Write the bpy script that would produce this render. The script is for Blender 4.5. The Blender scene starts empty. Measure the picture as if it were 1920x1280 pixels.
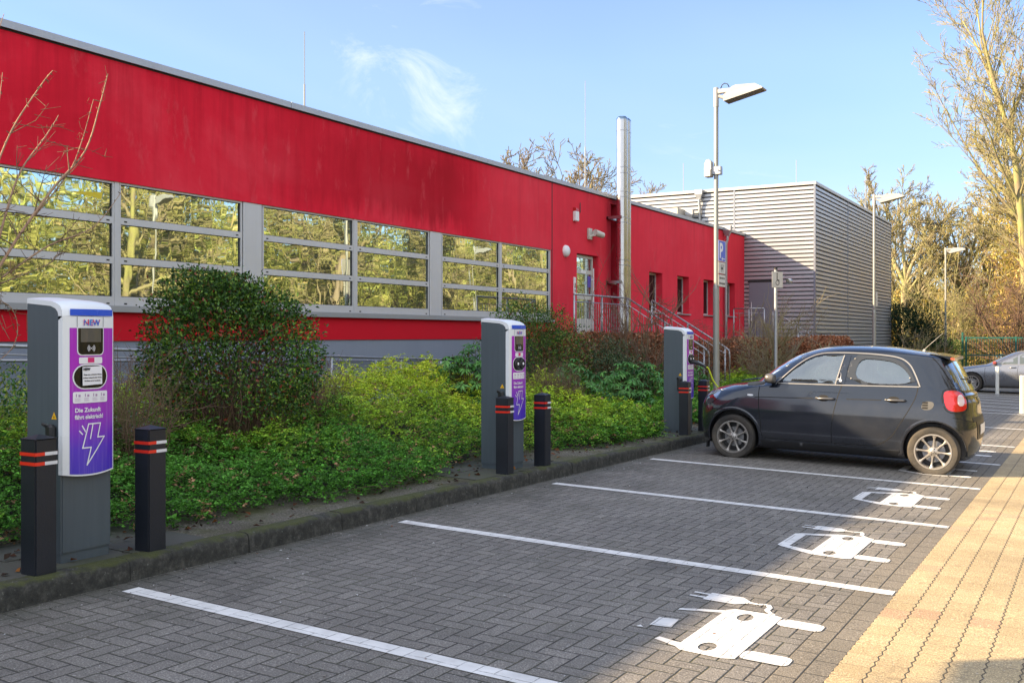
import bpy, bmesh, math, random
import numpy as np
from mathutils import Vector, Matrix, geometry
from math import sin, cos, pi, radians, atan, sqrt, floor

scene = bpy.context.scene
COL = scene.collection
# ------------------------------------------------------------------ camera
TH = radians(30.5)
cam_data = bpy.data.cameras.new("camera"); cam = bpy.data.objects.new("camera", cam_data); COL.objects.link(cam)
cam.location = (0, 0, 1.6); cam.rotation_euler = (radians(90), 0, TH)
cam_data.sensor_width = 36; cam_data.lens = 35.0
cam_data.shift_y = -11 / 1920
cam_data.clip_start = 0.05; cam_data.clip_end = 3000
scene.camera = cam
# ------------------------------------------------------------------ sun, sky, exposure
SUN_EL = radians(24.2); SUN_AZ = radians(40)     # light travels towards (cos40, sin40)
sd = bpy.data.lights.new("sun", 'SUN'); sun = bpy.data.objects.new("sun", sd); COL.objects.link(sun)
sd.energy = 5.0; sd.angle = radians(0.53); sd.color = (1.0, 0.76, 0.47)
ldir = Vector((cos(SUN_AZ) * cos(SUN_EL), sin(SUN_AZ) * cos(SUN_EL), -sin(SUN_EL)))
sun.rotation_euler = ldir.to_track_quat('-Z', 'Y').to_euler()
sun.location = (-30, -25, 25)
world = bpy.data.worlds.new("World"); scene.world = world; world.use_nodes = True
scene.view_settings.view_transform = 'Standard'; scene.view_settings.look = 'None'
scene.view_settings.exposure = 1.78; scene.view_settings.gamma = 1.0
scene.cycles.max_bounces = 6; scene.cycles.diffuse_bounces = 3; scene.cycles.glossy_bounces = 4
scene.cycles.transparent_max_bounces = 10; scene.cycles.transmission_bounces = 4
scene.cycles.caustics_reflective = False; scene.cycles.caustics_refractive = False
scene.cycles.sample_clamp_indirect = 6.0
try:
    scene.cycles.use_denoising = True
except Exception:
    pass

# ------------------------------------------------------------------ node helper
class NG:
    def __init__(s, tree): s.t = tree; s.n = tree.nodes; s.l = tree.links
    def new(s, typ, **kw):
        n = s.n.new(typ)
        for k, v in kw.items(): setattr(n, k, v)
        return n
    def put(s, sock, v):
        if v is None: return
        if isinstance(v, bpy.types.NodeSocket): s.l.new(v, sock)
        elif isinstance(v, (tuple, list)) and len(v) == 3 and sock.type == 'RGBA': sock.default_value = (*v, 1)
        else: sock.default_value = v
    def m(s, op, a, b=None, c=None, clamp=False):
        n = s.new('ShaderNodeMath', operation=op, use_clamp=clamp)
        s.put(n.inputs[0], a)
        if b is not None: s.put(n.inputs[1], b)
        if c is not None: s.put(n.inputs[2], c)
        return n.outputs[0]
    def vm(s, op, a, b=None):
        n = s.new('ShaderNodeVectorMath', operation=op); s.put(n.inputs[0], a)
        if b is not None: s.put(n.inputs[1], b)
        return n.outputs[0]
    def mix(s, f, a, b, blend='MIX'):
        n = s.new('ShaderNodeMix', data_type='RGBA', blend_type=blend)
        s.put(n.inputs[0], f); s.put(n.inputs[6], a); s.put(n.inputs[7], b)
        return n.outputs[2]
    def fmix(s, f, a, b):
        n = s.new('ShaderNodeMix', data_type='FLOAT')
        s.put(n.inputs[0], f); s.put(n.inputs[2], a); s.put(n.inputs[3], b)
        return n.outputs[0]
    def noise(s, vec, scale=5, detail=3, rough=.5, dist=0, dim='3D', out=0):
        n = s.new('ShaderNodeTexNoise', noise_dimensions=dim)
        s.put(n.inputs['Vector'], vec); n.inputs['Scale'].default_value = scale
        n.inputs['Detail'].default_value = detail; n.inputs['Roughness'].default_value = rough
        n.inputs['Distortion'].default_value = dist
        return n.outputs[out]
    def white(s, vec):
        n = s.new('ShaderNodeTexWhiteNoise', noise_dimensions='3D'); s.put(n.inputs['Vector'], vec); return n.outputs[0]
    def ramp(s, f, stops, interp='LINEAR'):
        n = s.new('ShaderNodeValToRGB'); s.put(n.inputs[0], f); cr = n.color_ramp; cr.interpolation = interp
        while len(cr.elements) < len(stops): cr.elements.new(0.5)
        for e, (p, c) in zip(cr.elements, stops):
            e.position = p; e.color = (*c, 1) if isinstance(c, (tuple, list)) else (c, c, c, 1)
        return n.outputs[0]
    def sep(s, v): n = s.new('ShaderNodeSeparateXYZ'); s.put(n.inputs[0], v); return n.outputs
    def comb(s, x, y, z=0.0):
        n = s.new('ShaderNodeCombineXYZ'); s.put(n.inputs[0], x); s.put(n.inputs[1], y); s.put(n.inputs[2], z); return n.outputs[0]
    def map(s, v, scale=(1, 1, 1), loc=(0, 0, 0)):
        n = s.new('ShaderNodeMapping'); s.put(n.inputs[0], v); n.inputs['Scale'].default_value = scale
        n.inputs['Location'].default_value = loc; return n.outputs[0]
    def bump(s, h, strength=.3, dist=.01, normal=None):
        n = s.new('ShaderNodeBump'); s.put(n.inputs['Height'], h); n.inputs['Strength'].default_value = strength
        n.inputs['Distance'].default_value = dist
        if normal is not None: s.put(n.inputs['Normal'], normal)
        return n.outputs[0]
    def objc(s): return s.new('ShaderNodeTexCoord').outputs['Object']
    def gen(s): return s.new('ShaderNodeTexCoord').outputs['Generated']
    def pos(s): return s.new('ShaderNodeNewGeometry').outputs['Position']

def newmat(name):
    m = bpy.data.materials.new(name); m.use_nodes = True
    g = NG(m.node_tree); b = g.n['Principled BSDF']
    return m, g, b

def simple(name, col, rough=.5, metal=0, var=.12, scale=9, bump=0, spec=None, coat=0, streak=0, dirt=None, emis=None):
    """one procedural surface: base colour with mild mottling, fine bump, optional vertical streaks and dirt"""
    m, g, b = newmat(name)
    p = g.objc()
    nz = g.noise(p, scale, 4, .6)
    f = g.m('MULTIPLY_ADD', nz, 2 * var, 1 - var)
    c = g.mix(1.0, col, g.comb(f, f, f), 'MULTIPLY')
    if streak:
        ns = g.noise(g.map(p, (14, 14, .6)), 3, 3, .6)
        sf = g.m('MULTIPLY_ADD', ns, 2 * streak, 1 - streak)
        c = g.mix(1.0, c, g.comb(sf, sf, sf), 'MULTIPLY')
    if dirt:
        dcol, amt = dirt
        nd = g.noise(p, 2.3, 6, .7)
        df = g.ramp(nd, [(.42, 0.0), (.75, 1.0)])
        c = g.mix(g.m('MULTIPLY', df, amt), c, dcol)
    g.put(b.inputs['Base Color'], c)
    b.inputs['Metallic'].default_value = metal
    g.put(b.inputs['Roughness'], g.m('MULTIPLY_ADD', nz, .2, rough - .1, clamp=True))
    if spec is not None: b.inputs['Specular IOR Level'].default_value = spec
    if coat: b.inputs['Coat Weight'].default_value = coat; b.inputs['Coat Roughness'].default_value = .06
    if bump:
        g.put(b.inputs['Normal'], g.bump(g.noise(p, scale * 12, 4, .6), bump, .004))
    return m

# ------------------------------------------------------------------ mesh builder
class MB:
    def __init__(s): s.v = []; s.f = []; s.mi = []
    def add(s, vs, fs, mi=0):
        k = len(s.v); s.v.extend([tuple(map(float, q)) for q in vs])
        s.f.extend([tuple(i + k for i in q) for q in fs]); s.mi.extend([mi] * len(fs)); return s
    def box(s, a, b, mi=0):
        x0, y0, z0 = a; x1, y1, z1 = b
        return s.add([(x0, y0, z0), (x1, y0, z0), (x1, y1, z0), (x0, y1, z0), (x0, y0, z1), (x1, y0, z1), (x1, y1, z1), (x0, y1, z1)],
                     [(0, 3, 2, 1), (4, 5, 6, 7), (0, 1, 5, 4), (1, 2, 6, 5), (2, 3, 7, 6), (3, 0, 4, 7)], mi)
    def cbox(s, a, b, c=.004, mi=0):
        """box with chamfered edges"""
        bm = bmesh.new(); r = bmesh.ops.create_cube(bm, size=1)
        for v in bm.verts:
            v.co = Vector([(a[i] + b[i]) / 2 + v.co[i] * (b[i] - a[i]) for i in range(3)])
        bmesh.ops.bevel(bm, geom=list(bm.edges), offset=c, segments=1, affect='EDGES')
        s.frombm(bm, mi); return s
    def frombm(s, bm, mi=0):
        bm.verts.ensure_lookup_table()
        for i, v in enumerate(bm.verts): v.index = i
        s.add([v.co[:] for v in bm.verts], [[v.index for v in f.verts] for f in bm.faces], mi); bm.free()
    def tube(s, pts, rad, n=8, mi=0, cap=True):
        pts = [Vector(p) for p in pts]; rad = rad if isinstance(rad, (list, tuple)) else [rad] * len(pts)
        k = len(s.v); up = None; vs = []
        for i, p in enumerate(pts):
            d = (pts[min(i + 1, len(pts) - 1)] - pts[max(i - 1, 0)])
            if d.length < 1e-9: d = Vector((0, 0, 1))
            d.normalize()
            if up is None:
                up = Vector((0, 0, 1)) if abs(d.z) < .9 else Vector((1, 0, 0))
            x = up.cross(d)
            if x.length < 1e-6: x = Vector((1, 0, 0)).cross(d)
            x.normalize(); y = d.cross(x); up = y
            for j in range(n):
                a = 2 * pi * j / n
                vs.append(p + (x * cos(a) + y * sin(a)) * rad[i])
        fs = []
        for i in range(len(pts) - 1):
            for j in range(n):
                a = i * n + j; b = i * n + (j + 1) % n
                fs.append((a, b, b + n, a + n))
        if cap:
            fs.append(tuple(range(n - 1, -1, -1))); fs.append(tuple(range((len(pts) - 1) * n, len(pts) * n)))
        return s.add(vs, fs, mi)
    def prism(s, poly, axis, a, b, mi=0):
        """extrude a 2-D polygon along axis from a to b (other axes in order)"""
        def P(u, v, w):
            return {0: (w, u, v), 1: (u, w, v), 2: (u, v, w)}[axis]
        n = len(poly)
        vs = [P(u, v, a) for u, v in poly] + [P(u, v, b) for u, v in poly]
        fs = [tuple(range(n - 1, -1, -1)), tuple(range(n, 2 * n))] + [(i, (i + 1) % n, (i + 1) % n + n, i + n) for i in range(n)]
        return s.add(vs, fs, mi)
    def lathe(s, prof, c=(0, 0, 0), axis=2, n=24, mi=0):
        """revolve (r, h) profile about axis through c"""
        vs = []
        for r, h in prof:
            for j in range(n):
                a = 2 * pi * j / n; u, v = r * cos(a), r * sin(a)
                q = {0: (h, u, v), 1: (u, h, v), 2: (u, v, h)}[axis]
                vs.append((q[0] + c[0], q[1] + c[1], q[2] + c[2]))
        fs = []
        for i in range(len(prof) - 1):
            for j in range(n):
                a = i * n + j; b = i * n + (j + 1) % n
                fs.append((a, b, b + n, a + n))
        return s.add(vs, fs, mi)
    def build(s, name, mats, parent=None, smooth=False, world=False, fixn=True):
        me = bpy.data.meshes.new(name); me.from_pydata(s.v, [], s.f)
        mats = mats if isinstance(mats, (list, tuple)) else [mats]
        for m in mats: me.materials.append(m)
        if len(mats) > 1: me.polygons.foreach_set('material_index', s.mi)
        if fixn:
            bm = bmesh.new(); bm.from_mesh(me); bmesh.ops.recalc_face_normals(bm, faces=bm.faces); bm.to_mesh(me); bm.free()
        if smooth:
            me.polygons.foreach_set('use_smooth', [True] * len(me.polygons))
            if smooth is not True:
                try: me.set_sharp_from_angle(angle=smooth)
                except Exception: pass
        me.update()
        o = bpy.data.objects.new(name, me); COL.objects.link(o)
        if parent is not None:
            o.parent = parent
            if world: o.location = -Vector(parent.location)
        return o

def tag(o, label=None, cat=None, group=None, kind=None):
    if label: o['label'] = label
    if cat: o['category'] = cat
    if group: o['group'] = group
    if kind: o['kind'] = kind
    return o
def thing(name, label, cat, loc=(0, 0, 0), rz=0, group=None):
    o = bpy.data.objects.new(name, None); COL.objects.link(o); o.empty_display_size = .2
    o.location = loc; o.rotation_euler = (0, 0, rz)
    return tag(o, label, cat, group)
def copy_tree(o, parent=None):
    c = o.copy(); COL.objects.link(c)
    if parent is not None: c.parent = parent
    for ch in [x for x in bpy.data.objects if x.parent == o and x != c]:
        copy_tree(ch, c)
    return c
def struct(o): o['kind'] = 'structure'; return o

A_, B_ = -.0234, -.0097
def G(x, y):
    """height of the paving plane, which falls towards the lane and away from the camera"""
    return A_ * max(-12, min(9, x)) + B_ * max(-30, min(120, y))

last_text = [None]
def curved_text(o, post_x):
    """lay a flat lettering mesh onto a bowed panel: post_x(y) gives the panel's x"""
    M4 = Matrix.LocRotScale(o.location, o.rotation_euler, o.scale)
    for v in o.data.vertices:
        q = M4 @ v.co; q.x = post_x(q.y) + (.0006 if v.co.z > 0 else 0); v.co = q
    o.location = (0, 0, 0); o.rotation_euler = (0, 0, 0); o.scale = (1, 1, 1)
    return o
def text_mesh(txt, size, name, mat, parent, loc, rot, extrude=.0006, align='CENTER', bold=0.0, sx=1.0):
    cu = bpy.data.curves.new(name, 'FONT'); cu.body = txt; cu.size = size; cu.extrude = extrude
    cu.align_x = align; cu.offset = bold; cu.resolution_u = 3
    tmp = bpy.data.objects.new(name + "_tmp", cu); COL.objects.link(tmp)
    dg = bpy.context.evaluated_depsgraph_get(); dg.update()
    me = bpy.data.meshes.new_from_object(tmp.evaluated_get(dg))
    bpy.data.objects.remove(tmp); bpy.data.curves.remove(cu)
    me.materials.clear(); me.materials.append(mat)
    o = bpy.data.objects.new(name, me); COL.objects.link(o); o.parent = parent
    o.location = loc; o.rotation_euler = rot; o.scale = (sx, 1, 1); last_text[0] = o
    return o
# ------------------------------------------------------------------ world: sky with thin clouds
def make_world():
    g = NG(world.node_tree); bg = g.n['Background']; out = g.n['World Output']
    sky = g.new('ShaderNodeTexSky'); sky.sky_type = 'NISHITA'; sky.sun_disc = False
    sky.sun_elevation = SUN_EL; sky.sun_rotation = radians(230); sky.altitude = 50
    sky.air_density = .85; sky.dust_density = .15; sky.ozone_density = 2.6
    d = g.new('ShaderNodeTexCoord').outputs['Generated']
    x, y, z = g.sep(d)
    zz = g.m('MAXIMUM', z, .03)
    # flat cloud layer coordinates
    u = g.m('DIVIDE', x, zz); v = g.m('DIVIDE', y, zz)
    cv = g.comb(u, v, 0.0)
    n1 = g.noise(g.map(cv, (1.0, .45, 1), (3.1, .7, 0)), 1.15, 8, .62, .8)
    n2 = g.noise(g.map(cv, (.3, .3, 1), (5.3, 2.2, 0)), .8, 2, .5)
    cl = g.m('MULTIPLY', g.ramp(n1, [(.50, 0.0), (.74, 1.0)]), g.ramp(n2, [(.47, 0.0), (.60, 1.0)]))
    veil = g.m('MULTIPLY', g.ramp(g.noise(g.map(cv, (.5, .2, 1), (1, 4, 0)), .7, 4, .55, .4), [(.35, 0.0), (.8, 1.0)]), .26)
    # one larger feathery cloud, placed by its direction, broken up by noise
    dn = g.noise(g.map(d, (1, 1, 1.3)), 9, 9, .68, .9)
    def blob(dirv, rad, stretch):
        w = g.vm('SUBTRACT', d, dirv); w2 = g.map(w, stretch)
        ln = g.new('ShaderNodeVectorMath', operation='LENGTH'); g.put(ln.inputs[0], w2)
        return g.m('SUBTRACT', 1.0, g.m('DIVIDE', ln.outputs['Value'], rad), clamp=True)
    b1 = blob((-.5625, .783, .267), .115, (1, 1, .62))
    b2 = blob((-.354, .911, .209), .06, (1, 1, 1.9))
    b3 = blob((-.61, .74, .27), .04, (1, 1, 2.2))
    bsum = g.m('ADD', g.m('ADD', b1, g.m('MULTIPLY', b2, .85)), g.m('MULTIPLY', b3, .4))
    bl = g.m('MULTIPLY', g.m('MULTIPLY', bsum, 1.5, clamp=True), g.ramp(dn, [(.48, 0.0), (.78, 1.0)]))
    f = g.m('MAXIMUM', g.m('MAXIMUM', g.m('MULTIPLY', cl, .35), veil), g.m('MULTIPLY', bl, .75))
    f = g.m('MULTIPLY', f, g.ramp(z, [(.0, 0.0), (.06, 1.0)]))
    base = g.mix(1.0, sky.outputs[0], (.97, .915, .99), 'MULTIPLY')
    hz = g.ramp(z, [(.0, .58), (.10, .72), (.26, 1.0)])
    base = g.mix(1.0, base, hz, 'MULTIPLY')
    # unseen bright sky added overhead and behind the camera, to fill the shade
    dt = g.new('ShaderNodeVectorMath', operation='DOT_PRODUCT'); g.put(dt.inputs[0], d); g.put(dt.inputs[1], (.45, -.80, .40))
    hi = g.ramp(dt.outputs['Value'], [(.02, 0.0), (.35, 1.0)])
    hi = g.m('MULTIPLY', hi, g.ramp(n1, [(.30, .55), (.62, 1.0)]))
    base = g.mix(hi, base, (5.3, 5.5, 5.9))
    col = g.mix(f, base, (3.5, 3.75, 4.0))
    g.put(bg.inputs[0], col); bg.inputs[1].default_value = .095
make_world()

# ------------------------------------------------------------------ paving materials
def mat_herringbone():
    m, g, b = newmat("paving_grey_herringbone")
    p = g.pos(); x, y, z = g.sep(p)
    s = 1 / .1
    jx = g.m('MULTIPLY', g.m('SUBTRACT', g.noise(p, 9, 2), .5), .010)
    ux = g.m('MULTIPLY', g.m('ADD', x, jx), s); uy = g.m('MULTIPLY', g.m('ADD', y, g.m('MULTIPLY', jx, -.8)), s)
    ux = g.m('ADD', ux, 400.3); uy = g.m('ADD', uy, 400.4)
    i = g.m('FLOOR', ux); j = g.m('FLOOR', uy)
    fx = g.m('FRACT', ux); fy = g.m('FRACT', uy)
    d = g.m('FLOORED_MODULO', g.m('SUBTRACT', i, j), 4)
    e0 = g.m('COMPARE', d, 0.0, .1); e1 = g.m('COMPARE', d, 1.0, .1); e2 = g.m('COMPARE', d, 2.0, .1); e3 = g.m('COMPARE', d, 3.0, .1)
    hor = g.m('ADD', e0, e1)
    lx = g.m('ADD', fx, e1); ly = g.m('ADD', fy, e2)
    W = g.m('ADD', 1.0, hor); Hh = g.m('SUBTRACT', 2.0, hor)
    dd = g.m('MINIMUM', g.m('MINIMUM', lx, g.m('SUBTRACT', W, lx)), g.m('MINIMUM', ly, g.m('SUBTRACT', Hh, ly)))
    idv = g.comb(g.m('SUBTRACT', i, e1), g.m('SUBTRACT', j, e2), 0.0)
    return m, g, b, p, dd, idv
def finish_paving(m, g, b, p, dd, idv, base, alt, joint, jw=.07, moss=.5, lowc=(.05, .055, .02), kerbdirt=False):
    r = g.white(idv)
    c = g.mix(g.ramp(r, [(0, .2), (1, .8)]), base, alt)
    grain = g.noise(p, 120, 4, .75)
    gf = g.ramp(grain, [(.25, .22), (.47, .80), (.60, 1.35), (.72, 3.0)])
    c = g.mix(1.0, c, gf, 'MULTIPLY')
    big = g.noise(p, .7, 5, .6)
    bf = g.ramp(big, [(.25, .72), (.75, 1.22)])
    c = g.mix(1.0, c, bf, 'MULTIPLY')
    wob = g.m('MULTIPLY_ADD', g.noise(p, 45, 3), .06, jw - .03)
    ed = g.m('SMOOTH_MIN', g.m('DIVIDE', dd, wob), 1.0, .3)
    ed = g.m('MINIMUM', g.m('DIVIDE', dd, wob), 1.0)
    mo = g.m('MULTIPLY', g.ramp(g.noise(p, 1.3, 5, .65), [(.42, 0.0), (.68, 1.0)]), moss)
    jc = g.mix(mo, joint, lowc)
    c = g.mix(g.ramp(ed, [(.15, 0.0), (.85, 1.0)]), jc, c)
    st = g.ramp(g.noise(g.map(p, (1, .8, 1), (3, 9, 0)), 1.1, 4, .55), [(.60, 0.0), (.70, 1.0)])
    c = g.mix(g.m('MULTIPLY', st, .28), c, (.03, .028, .026))
    # moss film spreads over whole stones towards the kerb side patches
    mf = g.m('MULTIPLY', g.ramp(g.noise(p, 2.1, 6, .7), [(.52, 0.0), (.78, 1.0)]), moss * .35)
    c = g.mix(mf, c, (.052, .055, .028))
    if kerbdirt:      # washed-in soil and moss along the gutter
        xx = g.sep(p)[0]
        near = g.ramp(g.m('ADD', g.m('ADD', xx, 5.2), g.m('MULTIPLY', g.m('SUBTRACT', g.noise(p, 2.4, 6, .7), .5), 1.9)), [(.0, 1.0), (.55, .25), (1.0, 0.0)])
        c = g.mix(g.m('MULTIPLY', near, .62), c, (.034, .034, .022))
    # tiny pale specks (grit)
    sp = g.ramp(g.noise(p, 60, 1, .4), [(.715, 0.0), (.75, 1.0)])
    c = g.mix(g.m('MULTIPLY', sp, .55), c, (.42, .41, .40))
    g.put(b.inputs['Base Color'], c); b.inputs['Roughness'].default_value = .82
    h = g.m('ADD', g.m('MULTIPLY', ed, 1.0), g.m('MULTIPLY', grain, .35))
    g.put(b.inputs['Normal'], g.bump(h, .75, .006))
    return m
M = {}
M['bay'] = finish_paving(*mat_herringbone(), (.136, .127, .116), (.205, .193, .176), (.014, .013, .012), jw=.085, moss=.8, kerbdirt=True)
M['edge'] = None
def mat_rows():
    m, g, b = newmat("paving_edge_course")
    p = g.pos(); x, y, z = g.sep(p)
    ux = g.m('ADD', g.m('MULTIPLY', x, 1 / .12), 100.2); i = g.m('FLOOR', ux); fx = g.m('FRACT', ux)
    uy = g.m('ADD', g.m('MULTIPLY', y, 1 / .22), g.m('MULTIPLY', i, .5)); j = g.m('FLOOR', uy); fy = g.m('FRACT', uy)
    dd = g.m('MINIMUM', g.m('MINIMUM', fx, g.m('SUBTRACT', 1.0, fx)), g.m('MULTIPLY', g.m('MINIMUM', fy, g.m('SUBTRACT', 1.0, fy)), 1.8))
    return finish_paving(m, g, b, p, dd, g.comb(i, j, 0.0), (.15, .135, .11), (.185, .165, .135), (.022, .02, .018), jw=.06, moss=.3)
M['edge'] = mat_rows()
def mat_lane():
    m, g, b = newmat("paving_sand_zigzag")
    p = g.pos(); x, y, z = g.sep(p)
    tri = g.m('ABSOLUTE', g.m('SUBTRACT', g.m('FRACT', g.m('MULTIPLY', y, 1 / .10)), .5))
    ux = g.m('ADD', g.m('MULTIPLY', g.m('ADD', x, g.m('MULTIPLY', tri, .026)), 1 / .158), 100.0)
    i = g.m('FLOOR', ux); fx = g.m('FRACT', ux)
    trx = g.m('ABSOLUTE', g.m('SUBTRACT', g.m('FRACT', g.m('MULTIPLY', x, 1 / .057)), .5))
    uy = g.m('ADD', g.m('MULTIPLY', g.m('ADD', y, g.m('MULTIPLY', trx, .012)), 1 / .20), g.m('MULTIPLY', i, .5))
    j = g.m('FLOOR', uy); fy = g.m('FRACT', uy)
    dx = g.m('MINIMUM', fx, g.m('SUBTRACT', 1.0, fx)); dy = g.m('MULTIPLY', g.m('MINIMUM', fy, g.m('SUBTRACT', 1.0, fy)), 4.5)
    dd = g.m('MINIMUM', dx, dy)
    idv = g.comb(i, j, 0.0)
    r2 = g.white(g.vm('ADD', idv, (7.3, 1.1, 0)))
    redp = g.m('MULTIPLY', g.m('GREATER_THAN', r2, .975), .5)
    base = g.mix(redp, (.36, .28, .158), (.38, .21, .14))
    alt = g.mix(redp, (.44, .345, .205), (.41, .25, .17))
    return finish_paving(m, g, b, p, dd, idv, base, alt, (.065, .055, .04), jw=.042, moss=.12)
M['lane'] = mat_lane()

def mat_mark():
    """white road paint, worn through along the joints of the blocks below"""
    m, g, b, p, dd, idv = (lambda t: t)(mat_herringbone())
    m.name = "road_paint_white"
    n = g.noise(p, 38, 5, .7)
    n2 = g.noise(p, 2.2, 3, .6)
    thr = g.m('MULTIPLY_ADD', n2, .10, .0)
    crack = g.m('LESS_THAN', g.m('ADD', dd, g.m('MULTIPLY', g.m('SUBTRACT', n, .5), .12)), g.m('MULTIPLY', thr, .45))
    chip = g.ramp(n, [(.67, 0.0), (.72, 1.0)])
    f = g.m('MAXIMUM', g.m('MULTIPLY', crack, .75), g.m('MULTIPLY', chip, .7))
    grime = g.ramp(g.noise(p, 5, 5, .65), [(.3, .72), (.68, 1.02)])
    c = g.mix(f, g.mix(1.0, (.72, .72, .71), grime, 'MULTIPLY'), (.10, .10, .10))
    g.put(b.inputs['Base Color'], c); b.inputs['Roughness'].default_value = .6
    g.put(b.inputs['Normal'], g.bump(g.m('ADD', g.m('MINIMUM', g.m('DIVIDE', dd, .07), 1.0), g.m('MULTIPLY', g.noise(p, 150, 2), .3)), .5, .004))
    return m
M['mark'] = mat_mark()

def mat_render_wall():
    """crimson rendered wall, weathered in darker and paler patches"""
    m, g, b = newmat("crimson_render")
    p = g.objc(); x, y, z = g.sep(p)
    n1 = g.noise(g.map(p, (1, .5, .8)), .55, 6, .62, .4)
    n2 = g.noise(g.map(p, (1, 3.0, .45)), 1.6, 5, .6)
    c = g.ramp(n1, [(.30, (.54, .006, .022)), (.50, (.68, .013, .038)), (.70, (.74, .050, .080))])
    st = g.ramp(n2, [(.45, 0.0), (.70, 1.0)])
    c = g.mix(g.m('MULTIPLY', st, .30), c, (.40, .004, .018))
    dr = g.ramp(g.noise(g.map(p, (1, 4.5, .3)), 1.1, 4, .65), [(.46, 0.0), (.66, 1.0)])
    dz = g.ramp(g.m('DIVIDE', g.m('SUBTRACT', 5.2, z), 1.6), [(.0, .42), (.35, .25), (1.0, 0.0)])
    c = g.mix(g.m('MULTIPLY', dr, dz), c, (.34, .004, .014))
    # rain-darkened patch with a ragged lower edge high on the wall
    py = g.m('ADD', y, g.m('MULTIPLY', g.m('SUBTRACT', n2, .5), 1.2))
    win = g.m('MULTIPLY', g.ramp(g.m('DIVIDE', g.m('SUBTRACT', py, 10.2), 8), [(.0, 0.0), (.45, .7), (.74, 1.0), (.90, 0.0)]),
              g.ramp(g.m('DIVIDE', g.m('SUBTRACT', g.m('ADD', z, g.m('MULTIPLY', g.m('SUBTRACT', n2, .5), 1.0)), 3.55), 1.8), [(.05, 0.0), (.22, 1.0), (.7, 1.0), (1.0, 0.0)]))
    c = g.mix(g.m('MULTIPLY', win, .70), c, (.31, .002, .010))
    c = g.mix(g.m('MULTIPLY', g.ramp(g.m('DIVIDE', g.m('SUBTRACT', py, 17.0), 2.0), [(0, 0.0), (.5, 1.0)]), .45), c, (.74, .055, .085))
    pale = g.m('MULTIPLY', g.ramp(g.noise(g.map(p, (1, 1.4, .5)), 2.6, 6, .7), [(.58, 0.0), (.75, 1.0)]), .50)
    c = g.mix(pale, c, (.64, .10, .12))
    spk = g.ramp(g.noise(p, 22, 2, .5), [(.80, 0.0), (.83, 1.0)])
    c = g.mix(g.m('MULTIPLY', spk, .35), c, (.7, .3, .3))
    moss = g.m('MULTIPLY', g.ramp(g.noise(p, 1.1, 6, .7), [(.66, 0.0), (.80, 1.0)]), .55)
    c = g.mix(moss, c, (.24, .06, .03))
    g.put(b.inputs['Base Color'], c); b.inputs['Roughness'].default_value = .85
    b.inputs['Specular IOR Level'].default_value = .2
    g.put(b.inputs['Normal'], g.bump(g.noise(p, 130, 4, .6), .35, .004))
    return m
M['red'] = mat_render_wall()
M['redlow'] = simple("crimson_band", (.56, .003, .016), .7, var=.10, scale=1.1, bump=.2, spec=.25)
M['plinth'] = simple("blue_grey_plinth", (.22, .25, .31), .8, var=.10, scale=1.3, bump=.3, streak=.08)
M['trim'] = simple("zinc_trim", (.42, .45, .50), .42, .5, var=.12, scale=2, streak=.08)
M['alu'] = simple("grey_window_frame", (.54, .55, .57), .45, .3, var=.05, scale=3, streak=.04)
M['sill'] = simple("window_sill", (.34, .36, .39), .4, .4, var=.08, scale=2)
M['blackgap'] = simple("rubber_seal", (.012, .012, .013), .7)
M['roof'] = simple("flat_roof_felt", (.16, .16, .165), .9, var=.2, scale=1)
def mat_glass_mirror(name, tint=(.60, .68, .66), dark=(.02, .035, .03), wav=.003):
    m, g, b = newmat(name); p = g.objc()
    out = g.n['Material Output']; g.n.remove(b)
    gl = g.new('ShaderNodeBsdfGlossy'); gl.inputs['Roughness'].default_value = .013
    g.put(gl.inputs['Color'], tint)
    nn = g.noise(g.map(p, (1, 1.6, .8)), 1.8, 2, .4)
    bp = g.bump(nn, 1.0, wav); g.put(gl.inputs['Normal'], bp)
    df = g.new('ShaderNodeBsdfPrincipled'); df.inputs['Base Color'].default_value = (*dark, 1); df.inputs['Roughness'].default_value = .3
    lw = g.new('ShaderNodeLayerWeight'); lw.inputs['Blend'].default_value = .35
    f = g.m('MULTIPLY_ADD', lw.outputs['Fresnel'], .25, .68, clamp=True)
    mx = g.new('ShaderNodeMixShader'); g.put(mx.inputs[0], f); g.l.new(df.outputs[0], mx.inputs[1]); g.l.new(gl.outputs[0], mx.inputs[2])
    g.l.new(mx.outputs[0], out.inputs[0]); return m
M['pane'] = mat_glass_mirror("mirror_tinted_glass", (.76, .90, .84), wav=.0013)
M['paned'] = mat_glass_mirror("dark_window_glass", (.10, .13, .16))
M['steel'] = simple("stainless_flue", (.52, .53, .55), .25, 1.0, var=.05, scale=3)
M['steeld'] = simple("stainless_joint", (.35, .36, .38), .3, 1.0)
M['galv'] = simple("galvanised_steel", (.36, .38, .41), .45, .75, var=.22, scale=14)
M['pole'] = simple("galvanised_pole", (.30, .305, .285), .48, .5, var=.12, scale=5, streak=.06)
M['lampgrey'] = simple("lamp_housing", (.34, .345, .345), .42, .1, var=.06)
M['lens'] = simple("lamp_lens", (.20, .20, .20), .15, 0, var=.05)
M['white'] = simple("white_plastic", (.72, .74, .77), .35, var=.03)
M['whitedirty'] = simple("cream_plastic", (.52, .50, .46), .5, var=.12, dirt=((.2, .18, .12), .4))
M['black'] = simple("black_plastic", (.014, .015, .017), .45, var=.2)
M['concrete'] = simple("concrete_slab", (.062, .064, .056), .9, var=.3, scale=4, bump=.5, dirt=((.045, .06, .02), .75))
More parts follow.
